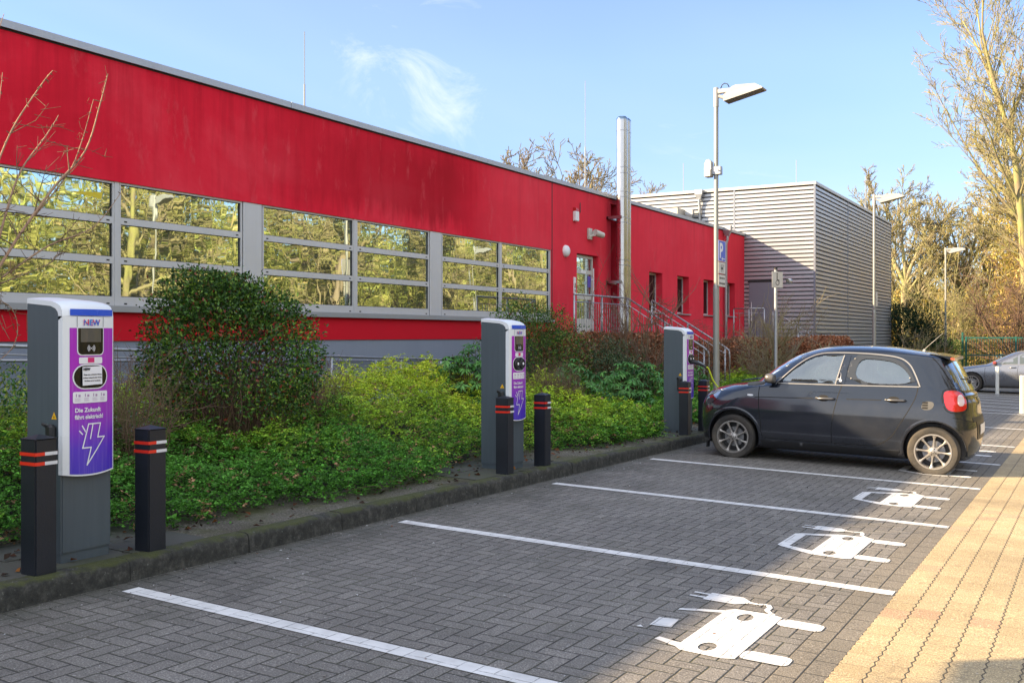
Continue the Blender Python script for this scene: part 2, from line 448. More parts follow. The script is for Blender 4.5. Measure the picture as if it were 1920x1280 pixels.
def mat_kerb():
    m, g, b = newmat("mossy_kerb"); p = g.pos(); x, y, z = g.sep(p)
    n = g.noise(p, 16, 7, .7)
    c = g.ramp(n, [(.3, (.014, .015, .013)), (.5, (.036, .036, .031)), (.7, (.085, .083, .072))])
    nz = g.sep(g.new('ShaderNodeNewGeometry').outputs['Normal'])[2]
    mo = g.ramp(g.m('MULTIPLY', g.noise(p, 3.2, 6, .7), g.m('MULTIPLY_ADD', nz, .5, .62)), [(.46, 0.0), (.60, 1.0)])
    c = g.mix(g.m('MULTIPLY', mo, .75), c, (.055, .065, .010))
    li = g.ramp(g.noise(p, 42, 2, .5), [(.70, 0.0), (.73, 1.0)])
    c = g.mix(g.m('MULTIPLY', li, .5), c, (.24, .25, .22))
    g.put(b.inputs['Base Color'], c); b.inputs['Roughness'].default_value = .95
    g.put(b.inputs['Normal'], g.bump(g.noise(p, 55, 6, .7), .8, .012)); return m
M['kerb'] = mat_kerb()
def mat_soil():
    m, g, b = newmat("gravel_soil_moss"); p = g.pos()
    n = g.noise(p, 60, 5, .8)
    c = g.ramp(n, [(.3, (.03, .026, .02)), (.5, (.11, .10, .078)), (.60, (.22, .205, .17)), (.70, (.42, .40, .35))])
    mo = g.ramp(g.noise(p, 1.7, 6, .68), [(.44, 0.0), (.62, 1.0)])
    c = g.mix(g.m('MULTIPLY', mo, .75), c, (.075, .085, .018))
    dk = g.ramp(g.noise(g.map(p, (1, 1, 1), (5, 5, 0)), 1.2, 5, .6), [(.5, 0.0), (.7, 1.0)])
    c = g.mix(g.m('MULTIPLY', dk, .6), c, (.03, .022, .014))
    g.put(b.inputs['Base Color'], c); b.inputs['Roughness'].default_value = .95
    g.put(b.inputs['Normal'], g.bump(g.noise(p, 80, 5, .7), .9, .02)); return m
M['soil'] = mat_soil()
def mat_ground():
    m, g, b = newmat("grass_and_earth"); p = g.pos()
    c = g.ramp(g.noise(p, .35, 6, .65), [(.35, (.05, .075, .02)), (.5, (.085, .085, .035)), (.65, (.13, .105, .06))])
    c = g.mix(1.0, c, g.ramp(g.noise(p, 14, 5, .7), [(.3, .55), (.7, 1.4)]), 'MULTIPLY')
    g.put(b.inputs['Base Color'], c); b.inputs['Roughness'].default_value = 1
    g.put(b.inputs['Normal'], g.bump(g.noise(p, 20, 4, .7), .8, .05)); return m
M['ground'] = mat_ground()
def mat_leaf(name, rough=.45, trans=.25, spec=.5):
    """leaf colour comes from each leaf's own 'tint' (species and place of the leaf)"""
    m, g, b = newmat(name)
    at = g.new('ShaderNodeAttribute', attribute_name='tint'); c = at.outputs['Color']
    out = g.n['Material Output']
    n = g.noise(g.pos(), 60, 2, .5)
    c2 = g.mix(1.0, c, g.ramp(n, [(.3, .85), (.7, 1.15)]), 'MULTIPLY')
    g.put(b.inputs['Base Color'], c2); b.inputs['Roughness'].default_value = rough
    b.inputs['Specular IOR Level'].default_value = spec
    tr = g.new('ShaderNodeBsdfTranslucent'); g.put(tr.inputs[0], c2)
    mx = g.new('ShaderNodeMixShader'); mx.inputs[0].default_value = trans
    g.l.new(b.outputs[0], mx.inputs[1]); g.l.new(tr.outputs[0], mx.inputs[2]); g.l.new(mx.outputs[0], out.inputs[0])
    return m
M['leaf'] = mat_leaf("matt_leaf", .55, .35, .3)
M['glossleaf'] = mat_leaf("glossy_leaf", .42, .2, .32)
M['dryleaf'] = mat_leaf("dry_leaf", .7, .3, .2)
def mat_bark(name, a, bcol, moss, amt):
    m, g, b = newmat(name); p = g.pos()
    c = g.mix(g.noise(g.map(p, (3, 3, .6)), 6, 5, .6), a, bcol)
    f = g.ramp(g.noise(p, 1.4, 5, .6), [(.40, 0.0), (.60, 1.0)])
    c = g.mix(g.m('MULTIPLY', f, amt), c, moss)
    g.put(b.inputs['Base Color'], c); b.inputs['Roughness'].default_value = .85
    g.put(b.inputs['Normal'], g.bump(g.noise(g.map(p, (4, 4, 1)), 9, 4, .6), .5, .03)); return m
M['bark'] = mat_bark("bark_tan_moss", (.19, .15, .11), (.32, .26, .19), (.30, .28, .08), .55)
M['barkg'] = mat_bark("bark_green_yellow", (.15, .12, .08), (.30, .25, .15), (.31, .32, .08), .65)
M['twig'] = mat_bark("twig_red_brown", (.10, .055, .045), (.20, .115, .085), (.17, .16, .05), .35)
M['twigt'] = mat_bark("twig_pale_tan", (.30, .19, .12), (.44, .27, .19), (.25, .2, .12), .3)
M['barkd'] = mat_bark('bark_grey_brown', (.13, .10, .08), (.22, .17, .13), (.24, .24, .09), .5)
M['barky'] = mat_bark('bark_sunny_yellow', (.19, .155, .10), (.31, .26, .16), (.33, .33, .10), .6)
# ------------------------------------------------------------------ vegetation makers
def leaves_mesh(name, P, D, Nn, L, W, tint, mat, parent=None, fold=.18, gain=1.3):
    """many single leaves: P base points, D directions, Nn normals, L lengths, W widths, tint colours"""
    n = len(P)
    D = D / np.linalg.norm(D, axis=1, keepdims=True)
    S = np.cross(D, Nn); S /= (np.linalg.norm(S, axis=1, keepdims=True) + 1e-9)
    U = np.cross(S, D)
    L = L[:, None]; W = W[:, None]
    v = np.empty((n, 4, 3))
    v[:, 0] = P; v[:, 1] = P + D * L * .45 + S * W * .5 + U * W * fold
    v[:, 2] = P + D * L - U * L * .12; v[:, 3] = P + D * L * .45 - S * W * .5 + U * W * fold
    v = v.reshape(-1, 3)
    q = np.arange(n * 4).reshape(n, 4)
    t = np.concatenate([q[:, [0, 1, 2]], q[:, [0, 2, 3]]], 1).reshape(-1)
    me = bpy.data.meshes.new(name)
    me.vertices.add(n * 4); me.vertices.foreach_set('co', v.ravel())
    me.loops.add(n * 6); me.loops.foreach_set('vertex_index', t.astype(np.int32))
    me.polygons.add(n * 2); me.polygons.foreach_set('loop_start', np.arange(0, n * 6, 3, dtype=np.int32))
    me.polygons.foreach_set('loop_total', np.full(n * 2, 3, dtype=np.int32))
    me.update(calc_edges=True)
    at = me.attributes.new('tint', 'FLOAT_COLOR', 'FACE')
    c = np.ones((n * 2, 4)); c[:, :3] = np.clip(np.repeat(tint, 2, axis=0) * gain, 0, .85)
    at.data.foreach_set('color', c.ravel())
    me.materials.append(mat); me.validate()
    o = bpy.data.objects.new(name, me); COL.objects.link(o)
    if parent is not None: o.parent = parent
    return o
def unit(rs, n):
    v = rs.normal(size=(n, 3)); return v / np.linalg.norm(v, axis=1, keepdims=True)
def tints(rs, n, cols, w=None, jit=.18):
    cols = np.array(cols); k = rs.choice(len(cols), n, p=w)
    return np.clip(cols[k] * (1 + rs.normal(size=(n, 1)) * jit), .002, 1)
def vnoise(P, seed, f):
    """cheap smooth pseudo-noise in [-1,1]"""
    r = np.random.RandomState(seed); s = 0
    for _ in range(5):
        k = r.normal(size=3) * f; s = s + np.sin(P @ k + r.uniform(0, 6.28))
    return s / 2.6

def tubes_mesh(name, lines, mat, parent=None, world=False):
    """lines: list of (pts Nx3, radii N, sides); one mesh"""
    V = []; F = []; k = 0
    for pts, rad, n in lines:
        pts = np.asarray(pts, float); rad = np.asarray(rad, float); m = len(pts)
        d = np.gradient(pts, axis=0); d /= (np.linalg.norm(d, axis=1, keepdims=True) + 1e-9)
        ref = np.array([0.31, .77, .2]) if abs(d[0, 2]) > .8 else np.array([0, 0, 1.])
        x = np.cross(d, ref); x /= (np.linalg.norm(x, axis=1, keepdims=True) + 1e-9); y = np.cross(d, x)
        a = np.arange(n) * 2 * pi / n
        v = pts[:, None, :] + rad[:, None, None] * (x[:, None, :] * np.cos(a)[None, :, None] + y[:, None, :] * np.sin(a)[None, :, None])
        V.append(v.reshape(-1, 3))
        i = np.arange(m - 1)[:, None] * n; j = np.arange(n)[None, :]; j2 = (j + 1) % n
        f = np.stack([i + j, i + j2, i + j2 + n, i + j + n], -1).reshape(-1, 4) + k
        F.append(f); k += m * n
    V = np.concatenate(V); F = np.concatenate(F); nf = len(F)
    me = bpy.data.meshes.new(name)
    me.vertices.add(len(V)); me.vertices.foreach_set('co', V.ravel())
    me.loops.add(nf * 4); me.loops.foreach_set('vertex_index', F.ravel().astype(np.int32))
    me.polygons.add(nf); me.polygons.foreach_set('loop_start', np.arange(0, nf * 4, 4, dtype=np.int32))
    me.polygons.foreach_set('loop_total', np.full(nf, 4, dtype=np.int32))
    me.polygons.foreach_set('use_smooth', np.ones(nf, dtype=bool))
    me.update(calc_edges=True); me.materials.append(mat)
    o = bpy.data.objects.new(name, me); COL.objects.link(o)
    if parent is not None:
        o.parent = parent
        if world: o.location = -Vector(parent.location)
    return o

def grow(rs, base, direc, length, rad, lev, maxlev, P, out):
    """recursive bare branch; P: dict(nchild, spread, shrink, up, wander, minrad)"""
    nseg = 7 if lev == 0 else (5 if lev < maxlev - 1 else 3)
    pts = [np.array(base, float)]; d = np.array(direc, float); d /= np.linalg.norm(d)
    for i in range(nseg):
        d = d + rs.normal(size=3) * P['wander'] * (1 + .25 * lev) + np.array([0, 0, P['up']]) * (1 if lev else .3)
        d /= np.linalg.norm(d)
        pts.append(pts[-1] + d * length / nseg)
    pts = np.array(pts)
    tip = rad * (P['taper0'] if lev == 0 else .2)
    r = np.maximum(np.linspace(rad, tip, nseg + 1), P['minrad'])
    out.setdefault(lev, []).append((pts, r, 10 if lev == 0 else (6 if lev == 1 else (4 if lev == 2 else 3))))
    if lev >= maxlev: return
    n = P['nchild'][min(lev, len(P['nchild']) - 1)]
    t0 = P['first'] if lev == 0 else .18
    for k in range(n):
        t = t0 + (1 - t0) * (k + rs.uniform(.2, .9)) / n
        x = t * nseg; i = min(int(x), nseg - 1); q = pts[i] + (pts[i + 1] - pts[i]) * (x - i)
        dd = pts[i + 1] - pts[i]; dd /= np.linalg.norm(dd)
        s = rs.normal(size=3); s -= dd * (s @ dd); s /= np.linalg.norm(s)
        ang = P['spread'] * rs.uniform(.7, 1.25)
        nd = dd * cos(ang) + s * sin(ang)
        shr = P['shrink'][min(lev, len(P['shrink']) - 1)]
        ll = length * shr * rs.uniform(.65, 1.15) * (1.15 - .55 * t if lev == 0 else 1 - .35 * t)
        grow(rs, q, nd, ll, max(r[i] * P.get('rs', .55), P['minrad']), lev + 1, maxlev, P, out)
    if lev == 0:      # leaders carry the top on
        for k in range(P.get('leaders', 2)):
            s = rs.normal(size=3) * .32; grow(rs, pts[-1], d + s, length * P['shrink'][0] * .95, tip * .85, 1, maxlev, P, out)

def bare_tree(name, label, cat, loc, h, seed, P, maxlev, group=None, trunkr=None, mats=None, lean=(0, 0), sc=1):
    rs = np.random.RandomState(seed); out = {}
    t = thing(name, label, cat, loc, 0, group)
    grow(rs, (0, 0, -.2), (lean[0], lean[1], 1), h * P['trunk'], trunkr or h * .018, 0, maxlev, P, out)
    mats = mats or (M['bark'], M['barkg'])
    tubes_mesh('trunk', out[0], mats[0], t)
    lim = [l for k in out if k in (1,) for l in out[k]]
    tubes_mesh('limbs', lim, mats[0], t)
    cr = [l for k in out if k > 1 for l in out[k]]
    if cr: tubes_mesh('crown', cr, mats[1], t)
    zt = max(float(l[0][:, 2].max()) for k in out for l in out[k]); sc = h / zt; t.scale = (sc, sc, sc)
    return t

def leafy_bush(name, label, cat, loc, r, n, seed, cols, w=None, size=(.02, .035), gloss=True, stems=14, group=None,
               hollow=.35, lowstems=0, leafaspect=.5, zsq=1.0, up=.2, lump=.16, stemmat=None, base=.12):
    """rounded shrub: stems rising from the foot, small leaves on the outer shell and through the volume"""
    rs = np.random.RandomState(seed)
    t = thing(name, label, cat, loc, 0, group)
    rx, ry, rz = r
    u = unit(rs, n); u[:, 2] = np.where(u[:, 2] < -.55, -u[:, 2], u[:, 2])
    rad = (hollow + (1 - hollow) * rs.uniform(0, 1, n) ** .55)
    lumpf = 1 + lump * vnoise(u, seed + 1, 3.0) + lump * .6 * vnoise(u, seed + 2, 7)
    rad = rad * np.where(rs.uniform(size=n) < .06, rs.uniform(1.0, 1.14, n), 1)
    Pp = u * (rad * lumpf)[:, None] * np.array([rx, ry, rz]) + np.array([0, 0, rz * zsq])
    keep = (vnoise(Pp, seed + 5, 5.5 / max(rx, .3)) + rs.uniform(-1, 1, n) * .8) > -.75
    keep &= Pp[:, 2] > base * rs.uniform(.2, 1.8, n)
    Pp = Pp[keep]; u = u[keep]; n = len(Pp)
    D = unit(rs, n) * .8 + u * .7 + np.array([0, 0, up]); N = unit(rs, n) + u * .8 + np.array([0, 0, .5])
    L = rs.uniform(*size, n); cl = vnoise(Pp, seed + 9, 3.0)[:, None]
    T = tints(rs, n, cols, w) * (1 + .22 * cl)
    leaves_mesh('foliage', Pp, D, N, L, L * leafaspect, np.clip(T, .003, 1), M['glossleaf'] if gloss else M['leaf'], t)
    lines = []
    for _ in range(lowstems):      # bare tangled wood low in the shrub
        a = rs.uniform(0, 6.28); r1 = rs.uniform(.1, .95); q0 = np.array([cos(a) * rx * r1 * .6, sin(a) * ry * r1 * .6, rs.uniform(.0, .25)]); q1 = q0 + np.array([cos(a) * rx * .3, sin(a) * ry * .3, rz * rs.uniform(.4, 1.1)]) + rs.normal(size=3) * .12
        lines.append(([q0, (q0 + q1) / 2 + rs.normal(size=3) * .06, q1], [.006, .0045, .002], 3))
    for k in range(stems):
        a = rs.uniform(0, 6.28); q = unit(rs, 1)[0]; q[2] = abs(q[2]) * .9 + .15
        e = q * np.array([rx, ry, rz]) * rs.uniform(.7, 1.0) + np.array([0, 0, rz * zsq])
        s = np.array([cos(a) * rx * .22, sin(a) * ry * .22, -.05])
        mid = (s + e) / 2 + rs.normal(size=3) * .08 * rx + np.array([0, 0, -.05])
        pts = [s, (s + mid) / 2 + rs.normal(size=3) * .03, mid, (mid + e) / 2 + rs.normal(size=3) * .04, e]
        r0 = rs.uniform(.006, .014) * max(rx, .6)
        lines.append((pts, np.linspace(r0, .002, 5), 5))
        for _ in range(5):
            i = rs.randint(1, 4); q0 = np.array(pts[i]); dq = unit(rs, 1)[0] * .35 * rx + np.array([0, 0, .1])
            lines.append(([q0, q0 + dq * .5 + rs.normal(size=3) * .03, q0 + dq], [r0 * .5, r0 * .3, .0015], 3))
    tubes_mesh('stems', lines, stemmat or M['twig'], t)
    return t

def twiggy(name, label, cat, loc, h, spread, nst, seed, mat, group=None, r0=.008, sub=6, subl=.4, droop=0, minr=.0016, lev2=3):
    """multi-stemmed leafless shrub"""
    rs = np.random.RandomState(seed); t = thing(name, label, cat, loc, 0, group); A = []; Bk = []
    for k in range(nst):
        a = rs.uniform(0, 6.28); lean = rs.uniform(.05, 1) ** .7 * spread
        d = np.array([cos(a) * lean, sin(a) * lean, 1.0]); hh = h * rs.uniform(.6, 1.05)
        p = np.array([cos(a) * .12 * spread, sin(a) * .12 * spread, -.05]); pts = [p]
        for i in range(6):
            d = d + rs.normal(size=3) * .13 + np.array([0, 0, .06 - droop * i * .05]); d /= np.linalg.norm(d); p = p + d * hh / 6; pts.append(p)
        rr = r0 * rs.uniform(.7, 1.3); A.append((pts, np.linspace(rr, minr, 7), 5))
        for j in range(sub):
            i = rs.randint(1, 6); q = np.array(pts[i]); dq = d * .5 + rs.normal(size=3) * .55 + np.array([0, 0, .35]); dq /= np.linalg.norm(dq)
            l = hh * subl * rs.uniform(.5, 1.1); q2 = q + dq * l * .5 + rs.normal(size=3) * .03 * l; q3 = q2 + (dq + rs.normal(size=3) * .2) * l * .5
            Bk.append(([q, q2, q3], [rr * .5, rr * .35, minr], 3))
            for _ in range(lev2):
                f = rs.uniform(.2, 1); qq = q + (q3 - q) * f; dd = dq + rs.normal(size=3) * .6; dd /= np.linalg.norm(dd)
                Bk.append(([qq, qq + dd * l * .22, qq + dd * l * .42 + rs.normal(size=3) * .02], [minr * 1.2, minr, minr * .7], 3))
    tubes_mesh('stems', A, mat, t); tubes_mesh('twigs', Bk, mat, t)
    return t

def densify(pl, closed=True, step=.05):
    out = []; n = len(pl)
    for i in range(n if closed else n - 1):
        a, c = Vector(pl[i]), Vector(pl[(i + 1) % n]); k = max(1, int((c - a).length / step))
        out += [tuple(a + (c - a) * j / k) for j in range(k)]
    if not closed: out.append(tuple(pl[-1]))
    return out
def pin(q, pl):
    c = False
    for i in range(len(pl)):
        a, d = pl[i], pl[i - 1]
        if (a[1] > q[1]) != (d[1] > q[1]) and q[0] < (d[0] - a[0]) * (q[1] - a[1]) / (d[1] - a[1]) + a[0]: c = not c
    return c
# ------------------------------------------------------------------ ground, paving, kerb
def sheet(name, x0, x1, y0, y1, dz, mat, extra_x=(), extra_y=(), nx=1):
    xs = sorted(set([x0, x1] + [q for q in (-12, 9) if x0 < q < x1] + list(extra_x)))
    ys = sorted(set([y0, y1] + [q for q in (-30, 120) if y0 < q < y1] + list(extra_y)))
    b = MB(); vs = [(x, y, G(x, y) + dz) for y in ys for x in xs]; w = len(xs)
    fs = [(j * w + i, j * w + i + 1, (j + 1) * w + i + 1, (j + 1) * w + i) for j in range(len(ys) - 1) for i in range(w - 1)]
    return b.add(vs, fs).build(name, mat, fixn=False)
struct(sheet('ground', -1500, 1500, -1500, 1500, -.06, M['ground']))
struct(sheet('parking_bays', -5.16, -1.35, -9, 57, 0, M['bay']))
struct(sheet('paving_edge', -1.35, -1.11, -9, 57, 0, M['edge']))
struct(sheet('lane', -1.11, 7.0, -9, 57, 0, M['lane']))
struct(sheet('planting_bed_soil', -11.0, -5.27, -9, 57, .125, M['soil']))
# kerb stones, one metre each, with rounded front arris
b = MB(); prof = [(-5.29, -.12), (-5.29, .140), (-5.20, .140), (-5.176, .133), (-5.162, .115), (-5.158, .09), (-5.150, -.12)]
rk = random.Random(4)
for k in range(-9, 57):
    y0 = k + .008 + .10; y1 = k + 1.10; dj = rk.uniform(-.004, .004); dx = rk.uniform(-.003, .003)
    n = len(prof)
    vs = [(x + dx, y, z + G(-5.16, y) + dj + rk.uniform(-.001, .001)) for y in (y0, y0 + .33, y0 + .66, y1) for x, z in prof]
    fs = [(s * n + i, s * n + i + 1, (s + 1) * n + i + 1, (s + 1) * n + i) for s in range(3) for i in range(n - 1)]
    fs += [tuple(range(n)), tuple(range(3 * n, 4 * n))]
    b.add(vs, fs)
struct(b.build('kerb', M['kerb'], smooth=radians(50)))
# concrete slabs round the foot of each charging post
def slabs(y0, name='paving_slabs'):
    b = MB(); r = random.Random(int(y0 * 10))
    for i in range(3):
        for j in range(2):
            x1 = -5.295 - j * .405; x0 = x1 - .40; ya = y0 + i * .61; yb = ya + .60
            z = .134 + r.uniform(-.004, .004); g = lambda x, y: G(x, y) + z
            b.add([(x0, ya, g(x0, ya)), (x1, ya, g(x1, ya)), (x1, yb, g(x1, yb)), (x0, yb, g(x0, yb)),
                   (x0, ya, g(x0, ya) - .05), (x1, ya, g(x1, ya) - .05), (x1, yb, g(x1, yb) - .05), (x0, yb, g(x0, yb) - .05)],
                  [(0, 1, 2, 3), (0, 4, 5, 1), (1, 5, 6, 2), (2, 6, 7, 3), (3, 7, 4, 0)])
    return struct(b.build(name, M['concrete']))
SY = (3.975, 9.25, 14.48)
for y in SY: slabs(y - .95)

# painted bay lines and symbols
def quadmark(b, pts, dz=.004):
    b.add([(x, y, G(x, y) + dz) for x, y in pts], [tuple(range(len(pts)))])
LN = [(3.98, 'white bay line nearest the camera, running off the bottom of the picture'),
      (6.68, 'white bay line between the first and second charging car symbols'),
      (9.37, 'white bay line between the second and third charging car symbols'),
      (12.05, 'white bay line on the near side of the parked black hatchback'),
      (14.65, 'white bay line ending just behind the rear wheel of the black hatchback'),
      (17.36, 'first white bay line beyond the black hatchback')]
for y, lab in LN:
    b = MB(); quadmark(b, [(-5.0, y - .06), (-1.12, y - .06), (-1.12, y + .06), (-5.0, y + .06)])
    tag(b.build('parking_line', M['mark'], fixn=False), lab, 'road marking', 'painted bay lines')
for y, lab in ((21.1, 'longer white line beyond the last charging bay'), (25.55, 'white line on the near edge of the hatched bay'), (34.2, 'white line on the far edge of the hatched bay')):
    b = MB(); quadmark(b, [(-5.0, y - .06), (-1.2, y - .06), (-1.2, y + .06), (-5.0, y + .06)])
    tag(b.build('parking_line', M['mark'], fixn=False), lab, 'road marking', 'painted bay lines')
hl = ['nearest diagonal stripe of the hatched bay', 'second nearest diagonal stripe of the hatched bay', 'middle diagonal stripe of the hatched bay',
      'second farthest diagonal stripe of the hatched bay', 'farthest diagonal stripe of the hatched bay']
for k in range(5):
    y0 = 26.4 + k * 1.55; b = MB(); quadmark(b, [(-5.0, y0 + 1.0), (-1.3, y0), (-1.3, y0 + .12), (-5.0, y0 + 1.12)], .0045)
    tag(b.build('hatch_stripe', M['mark'], fixn=False), 'white ' + hl[k], 'road marking', 'stripes of the hatched bay')

def ev_symbol(yc, label, worn=0):
    """charging-car pictogram: seen from the lane, its roof points to the kerb. u = towards the kerb, v = across"""
    t = thing('ev_bay_symbol', label, 'road marking', (0, 0, 0), 0, 'charging car symbols painted in the bays')
    X0 = -1.32
    def P(u, v): x = X0 - u; y = yc + v; return (x, y, G(x, y) + .0045)
    def poly(b, pts): b.add([P(u, v) for u, v in pts], [tuple(range(len(pts)))])
    def roundrect(u0, v0, u1, v1, r, n=5):
        o = []
        for cx, cy, a0 in ((u1 - r, v1 - r, 0), (u0 + r, v1 - r, 90), (u0 + r, v0 + r, 180), (u1 - r, v0 + r, 270)):
            for k in range(n + 1):
                a = radians(a0 + 90 * k / n); o.append((cx + r * cos(a), cy + r * sin(a)))
        return o
    def delaunay(b, outer, holes):
        vs = [Vector(p) for p in outer]; es = [(i, (i + 1) % len(outer)) for i in range(len(outer))]
        for h in holes:
            k = len(vs); vs += [Vector(p) for p in h]; es += [(k + i, k + (i + 1) % len(h)) for i in range(len(h))]
        V, _, F, *_ = geometry.delaunay_2d_cdt(vs, es, [], 0, 1e-6)
        def inside(q, pl):
            c = False
            for i in range(len(pl)):
                a, d = pl[i], pl[i - 1]
                if (a[1] > q.y) != (d[1] > q.y) and q.x < (d[0] - a[0]) * (q.y - a[1]) / (d[1] - a[1]) + a[0]: c = not c
            return c
        fs = []
        for f in F:
            q = sum((V[i] for i in f), Vector((0, 0))) / len(f)
            if inside(q, outer) and not any(inside(q, h) for h in holes): fs.append(tuple(f))
        b.add([P(v.x, v.y) for v in V], fs)
    def ell(cu, cv, ru, rv, n=16): return [(cu + ru * cos(2 * pi * k / n), cv + rv * sin(2 * pi * k / n)) for k in range(n)]
    b = MB(); outer = [(.24, -.44), (.30, -.47), (.52, -.46), (.60, -.42), (.80, -.30), (.83, -.26), (.83, .26), (.80, .30), (.60, .40), (.52, .45), (.30, .46), (.24, .43)]
    win = [(.55, -.33), (.74, -.25), (.74, .25), (.55, .33)]
    holes = [ell(.42, -.33, .045, .075), ell(.42, .31, .045, .075)]
    if not worn:
        delaunay(b, outer, holes + [win])
    else:
        delaunay(b, [(.24, -.44), (.30, -.47), (.52, -.46), (.56, -.42), (.56, .40), (.52, .45), (.30, .46), (.24, .43)], holes)
        poly(b, [(.56, -.42), (.70, -.36), (.69, -.31), (.56, -.35)]); poly(b, [(.56, .33), (.80, .24), (.80, .28), (.56, .39)])
        poly(b, [(.70, -.12), (.82, -.14), (.83, .03), (.72, .05)]); poly(b, [(.83, -.20), (.87, -.21), (.86, -.17)])
    b.build('car_outline', M['mark'], t, fixn=False)
    for s in (-1, 1):
        b = MB(); poly(b, roundrect(-.01, s * .34 - .075, .235, s * .34 + .075, .045)); b.build('wheel', M['mark'], t, fixn=False)
    b = MB(); poly(b, [(.50, .61), (.56, .55), (.76, .55), (.76, .73), (.56, .73), (.50, .67)])
    poly(b, [(.76, .58), (.86, .585), (.86, .612), (.76, .612)]); poly(b, [(.76, .668), (.86, .672), (.86, .70), (.76, .70)])
    cp = [(.50, .64), (.44, .63), (.39, .66), (.36, .60), (.36, .53), (.33, .49), (.30, .46)]
    for i in range(len(cp) - 1):
        a = Vector(cp[i]); c = Vector(cp[i + 1]); nn = Vector((-(c - a).y, (c - a).x)).normalized() * .016
        poly(b, [tuple(a + nn), tuple(c + nn), tuple(c - nn), tuple(a - nn)])
    b.build('plug', M['mark'], t, fixn=False)
ev_symbol(5.27, 'white charging car symbol nearest the camera, worn away round its windscreen', 1)
ev_symbol(7.98, 'white charging car symbol in the second bay, complete, half in the sun')
ev_symbol(10.70, 'white charging car symbol in the third bay, just in front of the black hatchback')
ev_symbol(13.38, 'white charging car symbol under the rear wheel of the black hatchback')
ev_symbol(16.03, 'white charging car symbol in the bay beyond the black hatchback')
# loose stones, paint crumbs and fallen leaves along the kerb foot: nobody could count them
rs = np.random.RandomState(3); n = 1500
px = np.where(rs.uniform(size=n) < .55, -5.14 + rs.exponential(.22, n), rs.uniform(-5.1, -1.2, n)); py = rs.uniform(1.5, 20, n)
P3 = np.stack([px, py, [G(a, c) + .004 for a, c in zip(px, py)]], 1)
D3 = unit(rs, n) * [1, 1, .25]; D3[:, 2] = abs(D3[:, 2]); sz = rs.uniform(.006, .012, n) * np.where(rs.uniform(size=n) < .25, 2.3, 1)
tag(leaves_mesh('kerbside_litter', P3, D3, np.tile([0, 0, 1.], (n, 1)) + rs.normal(size=(n, 3)) * .2, sz, sz * .6,
    tints(rs, n, [(.02, .016, .012), (.22, .20, .18), (.14, .05, .02), (.4, .4, .4)], [.35, .3, .1, .25]), M['dryleaf']),
    'scattered dark leaves and pale grit along the foot of the kerb', 'litter', kind='stuff')
rs = np.random.RandomState(8); n = 900
px = rs.uniform(-6.6, -5.32, n); py = rs.uniform(2.2, 20, n)
P3 = np.stack([px, py, [G(a, c) + .14 for a, c in zip(px, py)]], 1)
D3 = unit(rs, n) * [1, 1, .3]; D3[:, 2] = abs(D3[:, 2]); sz = rs.uniform(.02, .07, n)
tag(leaves_mesh('fallen_leaves', P3, D3, np.tile([0, 0, 1.], (n, 1)) + rs.normal(size=(n, 3)) * .35, sz, sz * .7,
    tints(rs, n, [(.05, .02, .01), (.12, .045, .015), (.025, .015, .01), (.2, .08, .02)], [.4, .2, .35, .05]), M['dryleaf']),
    'brown fallen leaves between the kerb and the green ground cover', 'fallen leaves', kind='stuff')
# ------------------------------------------------------------------ long crimson building on the left
FX = -11.0
ROOT = thing('red_building', 'long crimson rendered building with ribbon windows and grey plinth', 'building', (FX, 12.0, 0.1))
def bpart(b, name, mat, smooth=False, parent=ROOT):
    return b.build(name, mat, parent, smooth=smooth, world=(parent is ROOT))
Y0, Y1, ZT = -14.0, 35.17, 5.19
SM = [(26.35, 27.35), (28.55, 29.55), (30.87, 31.86), (33.2, 34.1)]
holes = [(-13.0, 20.49, 1.95, 3.60, .16), (21.80, 23.02, 1.5, 3.62, .22), (23.78, 24.14, 1.5, 5.05, .30)] + [(a, c, 2.27, 3.42, .24) for a, c in SM]
ys = sorted(set([Y0, Y1, 20.49] + [h[0] for h in holes] + [h[1] for h in holes]))
zs = sorted(set([-1.0, .85, 1.53, ZT] + [h[2] for h in holes] + [h[3] for h in holes]))
b = MB()
for i in range(len(ys) - 1):
    for j in range(len(zs) - 1):
        ym, zm = (ys[i] + ys[i + 1]) / 2, (zs[j] + zs[j + 1]) / 2
        if any(h[0] < ym < h[1] and h[2] < zm < h[3] for h in holes): continue
        if ym < 20.49: mi = 2 if zm < 1.53 else (1 if zm < 1.95 else 0)
        else: mi = 2 if zm < .85 else 0
        xx = FX - (.02 if mi == 2 else 0)
        b.add([(xx, ys[i], zs[j]), (xx, ys[i + 1], zs[j]), (xx, ys[i + 1], zs[j + 1]), (xx, ys[i], zs[j + 1])], [(0, 1, 2, 3)], mi)
for a, c, z0, z1, dp in holes:
    x1 = FX - dp
    b.add([(FX, a, z0), (FX, c, z0), (FX, c, z1), (FX, a, z1), (x1, a, z0), (x1, c, z0), (x1, c, z1), (x1, a, z1)],
          [(0, 4, 5, 1), (1, 5, 6, 2), (2, 6, 7, 3), (3, 7, 4, 0), (4, 7, 6, 5)], 0)
# end, back and far walls
b.add([(FX, Y1, -1), (-30, Y1, -1), (-30, Y1, ZT), (FX, Y1, ZT), (FX, Y0, -1), (-30, Y0, -1), (-30, Y0, ZT), (FX, Y0, ZT)],
      [(0, 1, 2, 3), (5, 4, 7, 6), (1, 5, 6, 2)], 0)
wall = b.build('wall', [M['red'], M['redlow'], M['plinth']], ROOT, world=True, fixn=False)
b = MB(); b.add([(FX, Y0, 5.08), (FX, Y1, 5.08), (-30, Y1, 5.08), (-30, Y0, 5.08)], [(0, 1, 2, 3)]); bpart(b, 'roof', M['roof'])
